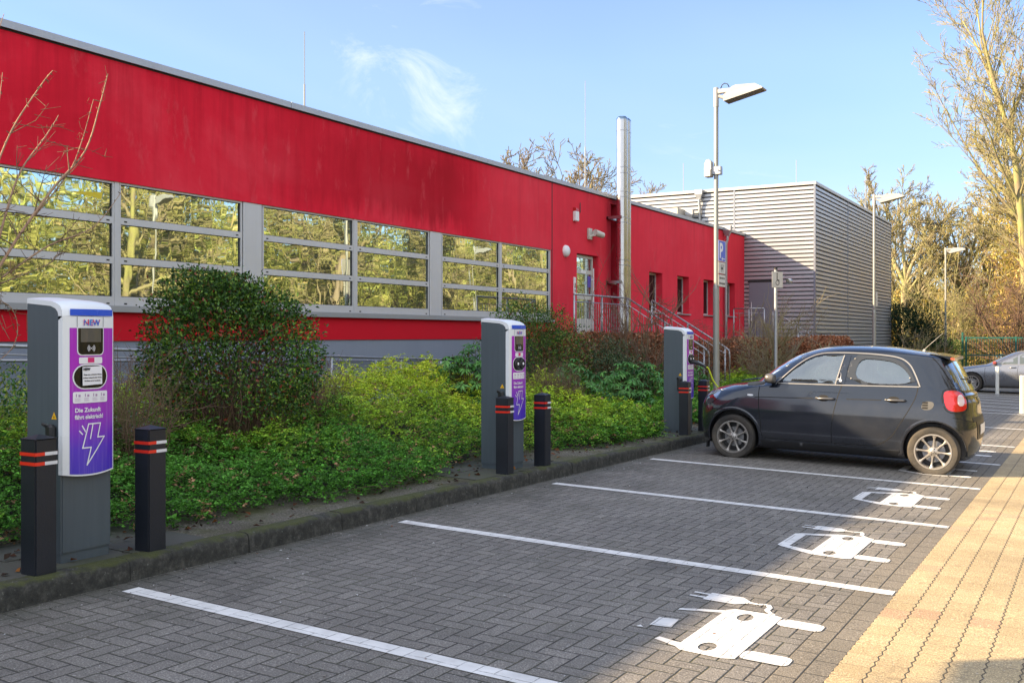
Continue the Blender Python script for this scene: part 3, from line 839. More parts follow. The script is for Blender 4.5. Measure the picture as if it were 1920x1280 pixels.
# metal parapet coping in lengths
b = MB(); ysg = [-14.05, -8, -2, 4, 11.75, 17.6, 23.2, 29.2, 35.2]
for k in range(len(ysg) - 1):
    a, c = ysg[k] + .004, ysg[k + 1] - .004
    b.prism([(FX + .045, 5.185), (FX + .05, 5.275), (FX - .35, 5.255), (FX - .35, 5.10), (FX - .30, 5.10), (FX - .30, 5.23), (FX + .03, 5.24), (FX + .03, 5.185)], 1, a, c)
for x0, x1, yy in ((-30.05, FX, Y0), (-30.05, FX - .36, Y1 - .3)):
    b.box((x0, yy - .02, 5.12), (x1, yy + .30, 5.262))
bpart(b, 'parapet_coping', M['trim'])
b = MB(); b.box((FX - .01, 20.50, 1.2), (FX + .003, 20.535, 5.185)); b.box((FX - .3, Y0 + .1, 5.165), (FX + .012, Y1, 5.1849)); bpart(b, 'expansion_joint', M['blackgap'])
b = MB(); b.box((FX - .05, -13.02, 1.94), (FX + .075, 20.52, 1.985)); b.box((FX + .062, -13.02, 1.905), (FX + .075, 20.52, 1.94)); bpart(b, 'window_sill', M['sill'])
# ribbon windows
rows = [(3.143, 3.572), (2.624, 3.053), (2.108, 2.534)]
XF = FX - .025
for k in range(6):
    m0 = 16.05 - 4.83 * k
    for s in (0, 1):
        a = m0 + s * 2.24; c = a + 2.11
        if c < -12.9: continue
        fr = MB(); zc = [1.985] + [v for r in rows[::-1] for v in r] + [3.60]
        for z0, z1 in ((1.985, 2.108), (2.534, 2.624), (3.053, 3.143), (3.572, 3.60)): fr.box((XF - .06, a - .03, z0), (XF, c + .03, z1))
        for z0, z1 in rows:
            fr.box((XF - .06, a - .03, z0), (XF, a, z1)); fr.box((XF - .06, c, z0), (XF, c + .03, z1))
        for z0, z1 in ((2.0, 0), (2.56, 0), (3.075, 0)):
            for yy in (a + .05, c - .09): fr.box((XF - .01, yy, z0 + .008), (XF + .003, yy + .045, z0 + .026), 1)
        for z0, z1 in rows:   # rubber line round each pane
            for q in ((a, z0, c, z0 + .008), (a, z1 - .008, c, z1), (a, z0, a + .008, z1), (c - .014, z0, c, z1)):
                fr.box((XF - .05, q[0], q[1]), (XF - .018, q[2], q[3]), 1)
        w = fr.build('window', [M['alu'], M['blackgap']], ROOT, world=True)
        for z0, z1 in rows:
            p = MB(); j = random.Random(k * 7 + s * 3 + int(z0 * 10)).uniform(-.002, .002)
            p.add([(XF - .030 + j, a, z0), (XF - .030 - j, c, z0), (XF - .030 - j * .5, c, z1), (XF - .030 + j, a, z1)], [(0, 1, 2, 3)])
            po = p.build('pane', M['pane'], w, fixn=False)
    mu = MB(); mu.box((XF - .07, m0 + 2.14, 1.985), (XF + .008, m0 + 2.21, 3.60)); bpart(mu, 'mullion', M['alu'])
    pl = MB(); pl.cbox((XF - .1, m0 - .43, 1.985), (XF + .012, m0 - .05, 3.60), .006); bpart(pl, 'pillar_panel', M['alu'])
b = MB(); b.box((XF - .07, 20.44, 1.985), (XF + .004, 20.487, 3.60)); bpart(b, 'mullion', M['alu'])
# yellow paper stuck behind two top panes
for yy, zz in ((8.10, 3.40), (6.72, 3.38)):
    b = MB(); b.add([(XF - .0275, yy - .2, zz), (XF - .0275, yy + .26, zz - .05), (XF - .0275, yy + .27, zz + .045)], [(0, 1, 2)]); 
    bpart(b, 'paper_pennant', simple('yellow_paper', (.62, .50, .03), .6))
# small windows in the far section
for a, c in SM:
    f = MB(); x = FX - .20
    for q in ((a, 2.27, a + .05, 3.42), (c - .05, 2.27, c, 3.42), (a + .05, 3.36, c - .05, 3.42), (a + .05, 2.27, c - .05, 2.32)):
        f.box((x - .04, q[0], q[1]), (x, q[2], q[3]))
    f.box((FX - .22, a - .03, 2.235), (FX + .06, c + .03, 2.268), 1)
    w = f.build('small_window', [M['alu'], M['sill']], ROOT, world=True)
    p = MB(); p.add([(x - .02, a + .05, 2.32), (x - .02, c - .05, 2.32), (x - .02, c - .05, 3.36), (x - .02, a + .05, 3.36)], [(0, 1, 2, 3)])
    p.build('pane', M['paned'], w, fixn=False)
# side door at the top of the steps
x = FX - .10; a, c = 21.82, 22.90
f = MB()
for q in ((a, 1.5, a + .07, 3.60), (c - .07, 1.5, c, 3.60), (a + .07, 3.53, c - .07, 3.60), (a + .07, 3.14, c - .07, 3.24), (a + .07, 2.50, c - .07, 2.62), (a + .07, 1.5, c - .07, 2.02)):
    f.box((x - .05, q[0], q[1]), (x, q[2], q[3]))
door = f.build('door', simple('door_light_grey', (.50, .50, .47), .4, var=.05), ROOT, world=True)
for z0, z1 in ((3.24, 3.53), (2.62, 3.14), (2.02, 2.50)):
    p = MB(); p.add([(x - .02, a + .07, z0), (x - .02, c - .07, z0), (x - .02, c - .07, z1), (x - .02, a + .07, z1)], [(0, 1, 2, 3)]); p.build('pane', M['pane'], door, fixn=False)
b = MB(); b.tube([(x + .07, c - .10, 1.65), (x + .07, c - .10, 2.0), (x + .07, c - .10, 3.2), (x + .07, c - .10, 3.3)], .014, 8); b.box((x, c - .11, 1.9), (x + .07, c - .09, 1.93)); b.box((x, c - .11, 3.0), (x + .07, c - .09, 3.03))
b.build('handle', M['white'], door)
b = MB(); b.add([(x + .004, a + .38, 3.155), (x + .004, a + .68, 3.155), (x + .004, a + .68, 3.225), (x + .004, a + .38, 3.225)], [(0, 1, 2, 3)]); b.build('sticker', M['white'], door)
b = MB(); b.add([(x - .016, c - .27, 2.82), (x - .016, c - .09, 2.82), (x - .016, c - .09, 3.10), (x - .016, c - .27, 3.10)], [(0, 1, 2, 3)]); b.build('blue_notice', simple('violet_paper', (.10, .08, .42), .5), door)
b = MB(); b.add([(x - .016, a + .09, 2.66), (x - .016, a + .2, 2.66), (x - .016, a + .2, 2.84), (x - .016, a + .09, 2.84)], [(0, 1, 2, 3)]); b.build('white_notice', M['white'], door)
# fittings on the wall
b = MB(); b.cbox((FX, 21.58, 4.38), (FX + .09, 21.76, 4.62), .012, 0); b.prism([(FX, 4.62), (FX + .09, 4.62), (FX + .075, 4.70), (FX, 4.72)], 1, 21.60, 21.74, 1)
bpart(MB(), 'x', M['white']) if False else None
b.build('alarm_sounder', [M['white'], simple('red_plastic', (.45, .02, .02), .4)], ROOT, world=True)
b = MB(); b.tube([(FX, 21.93, 4.62), (FX + .03, 21.93, 4.62), (FX + .03, 21.93, 4.86)], .010, 6); bpart(b, 'aerial_stub', M['black'])
b = MB(); b.cbox((FX, 22.36, 4.00), (FX + .06, 22.56, 4.28), .01); b.tube([(FX + .04, 22.48, 4.08), (FX + .18, 22.55, 4.14)], .03, 8); b.tube([(FX + .15, 22.50, 4.17), (FX + .24, 22.78, 4.12)], [.09, .075], 12); bpart(b, 'floodlight', M['whitedirty'], radians(40))
b = MB(); b.lathe([(0, .10), (.09, .09), (.13, .06), (.145, .02), (.145, 0)], (FX, 21.19, 3.62), 0, 22); bpart(b, 'bulkhead_lamp', M['white'], radians(50))
b = MB(); b.cbox((FX, 21.60, 2.62), (FX + .03, 21.70, 3.02), .005); bpart(b, 'intercom_panel', M['white'])
b = MB(); b.box((FX + .03, 21.62, 2.66), (FX + .034, 21.68, 2.72)); b.box((FX + .03, 21.62, 2.76), (FX + .034, 21.68, 2.88)); bpart(b, 'intercom_keys', M['lens'])
# twin stainless flues
for nm, cx, cy, zt, lab in (('flue', FX + .36, 23.69, 7.20, None), ('flue', FX + .30, 24.02, 7.22, None)):
    b = MB(); b.lathe([(0, zt + .07), (.075, zt + .07), (.10, zt + .06), (.15, zt), (.152, zt - .02), (.15, zt - .04), (.15, 1.0), (0, 1.0)], (cx, cy, 0), 2, 28)
    fl = b.build('flue', M['steel'], ROOT, world=True, smooth=radians(40))
    b = MB()
    for z in (6.9, 5.95, 5.80, 5.32, 5.18, 4.65, 4.52, 3.55, 3.42, 2.5, 2.37):
        b.lathe([(.15, z - .012), (.1545, z - .010), (.1545, z + .010), (.15, z + .012)], (cx, cy, 0), 2, 28)
    b.build('clamp_ring', M['steeld'], fl, smooth=radians(40))
    b = MB(); b.lathe([(.149, zt - .03), (.1515, zt - .03), (.1515, zt + .015), (.102, zt + .066), (.1, zt + .06)], (cx, cy, 0), 2, 28); b.build('cowl', simple('blue_tinted_steel', (.16, .24, .34), .25, .9), fl, smooth=radians(40))
for z in (4.62, 2.95):
    b = MB(); b.box((FX, 23.50, z), (FX + .42, 23.54, z + .07)); b.box((FX, 23.50, z), (FX + .05, 24.3, z + .06)); bpart(b, 'flue_bracket', M['steeld'])
# rain pipe with hopper
def rainpipe(px, py, zt, zb, nx, ny, parent, r=.05):
    b = MB(); w = .14
    for (z0, h0), (z1, h1) in (((zt, w), (zt - .16, w)), ((zt - .16, w), (zt - .36, r + .01))):
        v = []
        for z, h in ((z0, h0), (z1, h1)):
            v += [(px - h, py - h * .7, z), (px + h, py - h * .7, z), (px + h, py + h * .7, z), (px - h, py + h * .7, z)]
        b.add(v, [(0, 1, 5, 4), (1, 2, 6, 5), (2, 3, 7, 6), (3, 0, 4, 7), (0, 3, 2, 1), (4, 5, 6, 7)])
    b.tube([(px, py, zt - .34), (px, py, zt - .46), (px - nx * .05, py - ny * .05, zt - .62), (px - nx * .05, py - ny * .05, zb)], r, 12)
    for z in np.arange(zb + .5, zt - .8, 1.3): b.lathe([(r, z - .02), (r + .008, z - .02), (r + .008, z + .02), (r, z + .02)], (px - nx * .05, py - ny * .05, 0), 2, 12)
    return b.build('rain_pipe', M['galv'], parent, world=True, smooth=radians(40))
rainpipe(FX + .14, 32.85, 5.33, .3, 1, 0, ROOT)
# lightning rods
for x, y, z in ((-12.5, 13.75, 7.15), (-12.5, 25.3, 8.8)):
    b = MB(); b.tube([(x, y, 5.08), (x, y, 5.4 + (z - 5.4) * .45)], .016, 6); b.tube([(x, y, 5.4 + (z - 5.4) * .45), (x, y, z)], .008, 5); b.box((x - .15, y - .15, 5.085), (x + .15, y + .15, 5.16)); bpart(b, 'lightning_rod', M['lampgrey'])

# ------------------------------------------------------------------ landing, steps and railings at the side door
st = thing('entrance_steps', 'concrete landing and steps below the grey side door', 'steps', (-10.4, 22.5, .1))
b = MB(); b.box((-10.995, 19.2, -.3), (-9.75, 25.4, 1.5)); b.build('landing', M['concrete'], st, world=True)
for k in range(6):
    b = MB(); b.box((-9.75 + k * .33, 22.1, -.3), (-9.75 + (k + 1) * .33 + .0, 23.6, 1.31 - k * .19)); b.build('step', M['concrete'], st, world=True)
def rail_thing(name, label, cat, loc, group=None): return thing(name, label, cat, loc, 0, group)
def railing(root, p0, p1, h, posts, bal=.12, bottom=.08, ends=()):
    """sloping or level railing from p0 to p1 (points at floor level)"""
    p0, p1 = Vector(p0), Vector(p1); Lr = root.location
    b = MB(); b.tube([p0 + Vector((0, 0, h)), p1 + Vector((0, 0, h))] + [p1 + Vector(e) for e in ends], .021, 8); o = b.build('handrail', M['galv'], root, world=True, smooth=True)
    for k in range(posts):
        q = p0 + (p1 - p0) * (k / max(posts - 1, 1)); b = MB(); b.tube([q - Vector((0, 0, .15)), q + Vector((0, 0, h - .02))], .024, 8); b.build('post', M['galv'], root, world=True, smooth=True)
    b = MB()
    for hh in (bottom, h - .16): b.tube([p0 + Vector((0, 0, hh)), p1 + Vector((0, 0, hh))], .011, 6)
    n = int((p1 - p0).length / bal)
    for k in range(1, n):
        q = p0 + (p1 - p0) * (k / n); b.tube([q + Vector((0, 0, bottom)), q + Vector((0, 0, h - .16))], .006, 5)
    b.build('balusters', M['galv'], root, world=True)
r1 = rail_thing('steel_railing', 'galvanised railing with thin bars in front of the grey side door', 'railing', (-9.8, 20.5, 1.5), 'galvanised railings')
railing(r1, (-9.8, 19.3, 1.5), (-9.8, 22.08, 1.5), 1.0, 3)
for yy, lab in ((22.1, 'nearer sloping handrail of the steps, ending behind the third charging post'), (23.6, 'farther sloping handrail of the steps, ending behind the tall lamp post')):
    r2 = rail_thing('stair_railing', lab, 'railing', (-8.9, yy, .9), 'galvanised railings')
    railing(r2, (-9.78, yy, 1.5), (-7.86, yy, .32), 1.0, 3, .16, .12, ends=((.1, 0, .92), (.115, 0, .80), (.115, 0, -.1)))
rr = rail_thing('ramp_railing', 'low double handrail in front of the blue-grey plinth, left of the round evergreen', 'railing', (-9.9, 9, .4), 'galvanised railings')
b = MB(); b.tube([(-9.9, 2.0, 1.66), (-9.9, 15.6, 1.13)], .021, 8); b.tube([(-10.9, 2.0, 1.42), (-10.9, 15.6, 1.12)], .021, 8); b.tube([(-9.9, 2.0, 1.57), (-9.9, 15.6, 1.04)], .010, 6); b.build('handrail', M['galv'], rr, world=True, smooth=True)
for y in (2.2, 4.0, 6.8, 9.2, 11.48, 13.2, 15.2):
    for x, dz in ((-9.9, 0), (-10.9, -.1)):
        b = MB(); b.tube([(x, y + (.6 if dz else 0), .1), (x, y + (.6 if dz else 0), 1.72 - y * .039 + dz * (1.6 - y * .1))], .026, 8); b.build('post', M['galv'], rr, world=True, smooth=True)

# ------------------------------------------------------------------ grey louvred hall
GX, GY0, GY1, GZ = -8.48, 35.17, 49.83, 6.86
gb = thing('grey_hall', 'windowless flat-roofed hall clad in pale grey horizontal louvres', 'building', (GX, GY0, -.3))
backing = simple('gap_shade', (.075, .08, .095), .8)  # wall coloured dark to deepen the shade between the slats
slatm = simple('grey_metal_louvre', (.42, .435, .465), .36, .5, var=.05, scale=1.5, streak=.05)
b = MB(); b.box((-30, GY0 + .06, -1.2), (GX - .06, GY1 - .06, GZ - .1)); b.build('core_wall', backing, gb, world=True)
b = MB(); pit = .1475; z = -.4
while z < GZ - .15:
    # each slat: sloping lip, face, return
    pr = [(.0, z + .136), (-.045, z + .122), (-.052, z + .114), (-.052, z + .028), (-.045, z + .020), (-.02, z + .016)]
    x1 = GX
    n = len(pr)
    vs = [(-30, GY0 + o + .052, zz) for o, zz in pr] + [(x1 - .052 - o * 0, GY0 + o + .052, zz) for o, zz in pr]
    b.add(vs, [(i, i + 1, i + 1 + n, i + n) for i in range(n - 1)])
    vs = [(GX - o - .104 + .052 + .0 - .052 + .052, GY0 + .052, zz) for o, zz in pr] + [(GX - o - .052, GY1 - .05, zz) for o, zz in pr]
    b.add(vs, [(i, i + 1, i + 1 + n, i + n) for i in range(n - 1)])
    z += pit
b.build('louvre_slats', slatm, gb, world=True)
b = MB(); b.box((GX - .06, GY0 - .008, -.6), (GX + .008, GY0 + .06, GZ)); b.box((GX - .05, GY1 - .06, -.6), (GX + .01, GY1 + .01, GZ))
for y in (40.40, 45.45): b.box((GX - .03, y - .03, -.6), (GX + .012, y + .03, GZ))
b.box((-11.40, GY0 - .010, 3.0), (-11.34, GY0 + .03, GZ))
b.build('cover_strip', simple('strip_blue_grey', (.20, .22, .27), .4, .5), gb, world=True)
b = MB(); b.box((-30, GY0 - .03, GZ), (GX + .03, GY1 + .03, GZ + .10)); b.build('roof_coping', simple('pale_coping', (.45, .445, .43), .4, .2), gb, world=True)
b = MB(); b.box((-10.82, GY0 - .03, .8), (-9.90, GY0 + .0, 3.50)); gd = b.build('door', simple('door_slate', (.17, .18, .22), .5, var=.05), gb, world=True)
b = MB(); b.tube([(-10.72, GY0 - .07, 3.3 - .5), (-10.72, GY0 - .07, 2.1)], .012, 6); b.build('handle', M['white'], gd)
b = MB(); b.box((-10.86, GY0 - .035, 3.50), (-9.86, GY0 + .01, 3.56)); b.build('door_head', M['blackgap'], gb, world=True)
rainpipe(-12.65, GY0 - .14, 6.95, 4.6, 0, -1, gb); rainpipe(-12.95, GY0 - .30, 6.2, 4.6, 0, -1, gb, .04)
b = MB(); b.box((-16.5, GY0 - .9, 5.95), (-13.2, GY0 - .04, 6.25)); b.box((-13.5, GY0 - .8, 5.0), (-13.3, GY0 - .05, 5.95)); b.build('canopy', M['whitedirty'], gb, world=True)
for x, y, zt in ((-10.91, 42, 8.95), (-13.7, 36.2, 8.2), (-9.2, 47.5, 8.9)):
    b = MB(); b.tube([(x, y, GZ), (x, y, zt)], .012, 5); b.build('lightning_rod', M['lampgrey'], gb, world=True)
r3 = rail_thing('hall_railing', 'galvanised railing and sloping handrails beside the slate door of the grey hall', 'railing', (-9.6, 34, .5), 'galvanised railings')
railing(r3, (-10.75, 33.2, 1.5), (-9.7, 33.2, 1.5), 1.02, 3, .2); railing(r3, (-9.6, 33.9, 1.45), (-7.9, 33.9, .35), 1.0, 3, .25)
b = MB(); b.box((-10.99, 32.9, -.3), (-9.6, 35.1, 1.3)); b.build('landing', M['concrete'], r3, world=True)
# ------------------------------------------------------------------ street lamps
def lamp_parts(t, h=6.46, box=False):
    b = MB(); b.tube([(0, 0, -.25), (0, 0, 2.55)], .060, 16); b.tube([(0, 0, 2.55), (0, 0, 2.63)], [.060, .047], 16, cap=False); b.tube([(0, 0, 2.63), (0, 0, h - .35)], .044, 16)
    b.build('pole', M['pole'], t, smooth=radians(40))
    b = MB(); b.tube([(0, 0, h - .38), (0, 0, h - .01)], .051, 16); b.tube([(0, 0, h - .01), (0, 0, h)], [.051, .035], 16); b.build('pole_cap', M['lampgrey'], t, smooth=radians(40))
    b = MB(); b.cbox((.04, -.045, h - .13), (.34, .045, h - .045), .012); b.tube([(.05, 0, h - .17), (.20, 0, h - .24)], .035, 8); b.lathe([(0, -.10), (.05, -.10), (.058, -.085), (.058, .085), (.05, .10), (0, .10)], (.37, 0, h - .085), 1, 14); b.build('arm', M['lampgrey'], t, smooth=radians(40))
    b = MB(); b.tube([(.10, -.03, h - .04), (.13, -.03, h + .03), (.18, -.03, h + .055), (.24, -.03, h + .03), (.27, -.03, h - .03)], .010, 6); b.build('cable_loop', M['black'], t, smooth=True)
    # tilted wedge head: rows of (x, z) profile, tapering towards the tip
    prof = [(.20, -.315), (.19, -.20), (.42, -.03), (.80, -.045), (.955, -.135), (.94, -.155)]
    hw = [.16, .16, .15, .14, .15, .15]
    n = len(prof); vs = [(x, -w, h + z) for (x, z), w in zip(prof, hw)] + [(x, w, h + z) for (x, z), w in zip(prof, hw)]
    b = MB(); b.add(vs, [tuple(range(n)), tuple(range(2 * n - 1, n - 1, -1))] + [(i, i + n, i + 1 + n, i + 1) for i in range(n - 1)] + [(n - 1, 2 * n - 1, n, 0)])
    hd = b.build('lamp_head', M['lampgrey'], t)
    d = Vector((.94 - .20, 0, -.155 + .315)).normalized(); nn = Vector((d.z, 0, -d.x)); o = Vector((.20, 0, h - .315)) + nn * .004
    b = MB(); b.add([o + d * .03 + Vector((0, -.135, 0)), o + d * .72 + Vector((0, -.125, 0)), o + d * .72 + Vector((0, .125, 0)), o + d * .03 + Vector((0, .135, 0))], [(0, 1, 2, 3)]); b.build('lens', M['lens'], hd, fixn=False)
def street_lamp(x, y, label, rz=0, h=6.46):
    t = thing('street_lamp', label, 'lamp', (x, y, G(x, y)), rz, 'street lamps'); lamp_parts(t, h); return t
L1 = street_lamp(-6.42, 18.74, 'tall grey street lamp carrying the parking signs, behind the hood of the black hatchback')
b = MB(); b.cbox((-.20, -.13, 4.72), (-.07, .05, 4.86), .01); b.prism([(-.21, 4.86), (-.07, 4.86), (-.08, 5.02), (-.12, 5.06), (-.17, 5.05), (-.205, 4.98)], 1, -.10, .06); b.build('speaker_horn', M['whitedirty'], L1)
b = MB(); b.cbox((-.08, -.06, 4.76), (.11, .06, 4.92), .008); b.tube([(.06, -.09, 4.84), (.06, .09, 4.84)], .012, 6); b.build('clamp', M['galv'], L1)
L2 = street_lamp(-6.40, 34.5, 'second street lamp along the kerb, in front of the far part of the grey hall')
street_lamp(-6.72, 55.0, 'farthest street lamp, small, in front of the yellow trees')
b = MB(); b.box((.045, .03, 2.75), (.05, .33, 3.25)); b.build('notice_plate', M['whitedirty'], L2)
street_lamp(4.3, 21.9, 'street lamp across the lane, mirrored in the ribbon windows', pi)
street_lamp(4.3, 41.0, 'farther street lamp across the lane, outside the picture', pi)

L0 = street_lamp(-6.42, .15, 'street lamp beside the camera, outside the picture, carrying a board added to shade the lane')
b = MB(); b.cbox((.05, -.55, 3.17), (.075, .50, 4.05), .01); b.build('shade_board', M['lampgrey'], L0)  # unseen board, added to cast a crisp shadow on the lane
# signs
blue = simple('sign_blue', (.05, .10, .55), .4, var=.04); swhite = simple('sign_white', (.60, .60, .58), .45, var=.06, dirt=((.35, .32, .25), .3)); sgrey = simple('sign_frame', (.30, .30, .30), .4)
RX = (radians(90), 0, radians(90))     # text standing in the YZ plane, facing the lane
sg = thing('parking_sign', 'blue P sign with arrow above two white plates on the tall lamp post', 'sign', (-6.355, 18.89, 2.55))
def plate(z0, z1, mat, nm, w=.42):
    b = MB(); b.cbox((-.004, -w / 2, z0), (.004, w / 2, z1), .003); o = b.build(nm, mat, sg); return o
z = 0
pt = plate(.50, .905, blue, 'parking_plate'); pc = plate(.255, .49, swhite, 'car_plate'); pz = plate(.0, .245, swhite, 'text_plate')
for z0, z1 in ((.50, .905), (.255, .49), (0, .245)):
    b = MB(); w = .21
    for q in ((-w, z0, w, z0 + .008), (-w, z1 - .008, w, z1), (-w, z0 + .008, -w + .008, z1 - .008), (w - .008, z0 + .008, w, z1 - .008)): b.box((.004, q[0], q[1]), (.0052, q[2], q[3]))
    b.build('sign_border', M['white'] if z0 > .4 else M['black'], sg)
    b = MB(); b.box((-.0065, -.209, z0 + .001), (-.0042, .209, z1 - .001)); b.build('plate_back', sgrey, sg)
text_mesh("P", .40, 'letter_p', M['white'], sg, (.0055, -.06, .575), RX, bold=.012)
b = MB(); b.box((.0045, -.02, .545), (.0058, .16, .56)); b.add([(.0055, -.04, .552), (.0055, .03, .59), (.0055, .03, .565), (.0055, .0, .552), (.0055, .03, .54), (.0055, .03, .515)], [(0, 3, 2, 1), (0, 5, 4, 3)]); b.build('arrow', M['white'], sg, fixn=False)
b = MB()
for q in ((-.07, .34, .07, .385), (-.06, .40, .06, .408), (-.07, .385, -.055, .43), (.055, .385, .07, .43), (-.055, .43, .055, .438), (-.06, .285, -.04, .34), (.04, .285, .06, .34), (.10, .39, .115, .45)): b.box((.0045, q[0], q[1]), (.0056, q[2], q[3]))
b.build('car_pictogram', simple('sign_black', (.03, .03, .03), .5), sg)
text_mesh("während des", .062, 'sign_lettering', M['black'], sg, (.0055, 0, .155), RX, bold=.001)
text_mesh("Ladevorgangs", .062, 'sign_lettering', M['black'], sg, (.0055, 0, .055), RX, bold=.001)

sp = thing('sign_post', 'short galvanised post with a small white pictogram sign, behind the windscreen of the hatchback', 'sign', (-5.58, 19.9, G(-5.58, 19.9)), -.5)
b = MB(); b.tube([(0, 0, 0), (0, 0, 2.98)], .034, 14); b.build('post', M['galv'], sp, smooth=radians(40))
b = MB(); b.tube([(0, 0, 2.98), (0, 0, 3.02)], .037, 14); b.build('post_cap', M['black'], sp)
b = MB(); b.cbox((.042, -.15, 2.62), (.048, .15, 2.94), .003); pl = b.build('sign_plate', M['whitedirty'], sp)
b = MB(); b.lathe([(0, .0495), (.016, .0495), (.016, .0485)], (0, -.01, 2.90), 0, 10); b.box((.0485, -.022, 2.78), (.0495, .0, 2.88)); b.box((.0485, -.02, 2.765), (.0495, .05, 2.782)); b.box((.0485, .035, 2.69), (.0495, .05, 2.77)); b.lathe([(.04, .0485), (.052, .0485), (.052, .0495), (.04, .0495)], (0, 0, 2.72), 0, 16); b.build('pictogram', M['black'], pl)
b = MB(); b.box((-.05, -.03, 2.66), (.042, .03, 2.69)); b.box((-.05, -.03, 2.80), (.042, .03, 2.83)); b.build('clamp', M['galv'], sp)
b = MB(); b.lathe([(0, .10), (.05, .09), (.06, .05), (.05, .0)], (.03, .30, 2.76), 1, 12); b.build('round_reflector', M['galv'], sp)

# ------------------------------------------------------------------ charging posts. local x = towards the lane, y = along the kerb, front face at x = 0
cabm = simple('slate_grey_cabinet', (.075, .098, .118), .42, .1, var=.06, scale=3, streak=.16, bump=.05)
cabw = simple('cabinet_white', (.72, .76, .80), .3, 0, var=.02, scale=2, streak=.03)
def mat_panel():
    m, g, b = newmat('violet_print'); x, y, z = g.sep(g.objc())
    c = g.ramp(g.m('DIVIDE', g.m('SUBTRACT', z, .52), .92), [(.0, (.050, .030, .46)), (.18, (.085, .03, .50)), (.40, (.27, .022, .47)), (.6, (.36, .018, .46)), (1, (.37, .018, .47))])
    n = g.noise(g.map(g.objc(), (10, 26, .7)), 3, 3, .6)
    c = g.mix(g.m('MULTIPLY', g.ramp(n, [(.5, 0.0), (.72, 1.0)]), .22), c, (.45, .35, .65))
    g.put(b.inputs['Base Color'], c); b.inputs['Roughness'].default_value = .3; return m
pan = mat_panel(); prnt = simple('print_white', (.75, .76, .80), .4, var=.03); gloss = simple('glossy_black', (.012, .012, .013), .08)
screen = simple('display_glass', (.10, .095, .085), .06, 0, var=.1)
band = simple('blue_band', (.02, .09, .62), .25, var=.03)
HW = .176
def cpl_profile():   # side outline of the upper white frame: (x, z)
    return [(-.355, 1.575), (-.352, 1.608), (-.12, 1.588), (-.06, 1.574), (-.03, 1.558), (-.012, 1.532), (-.006, 1.495), (-.006, .535), (-.045, .52)]
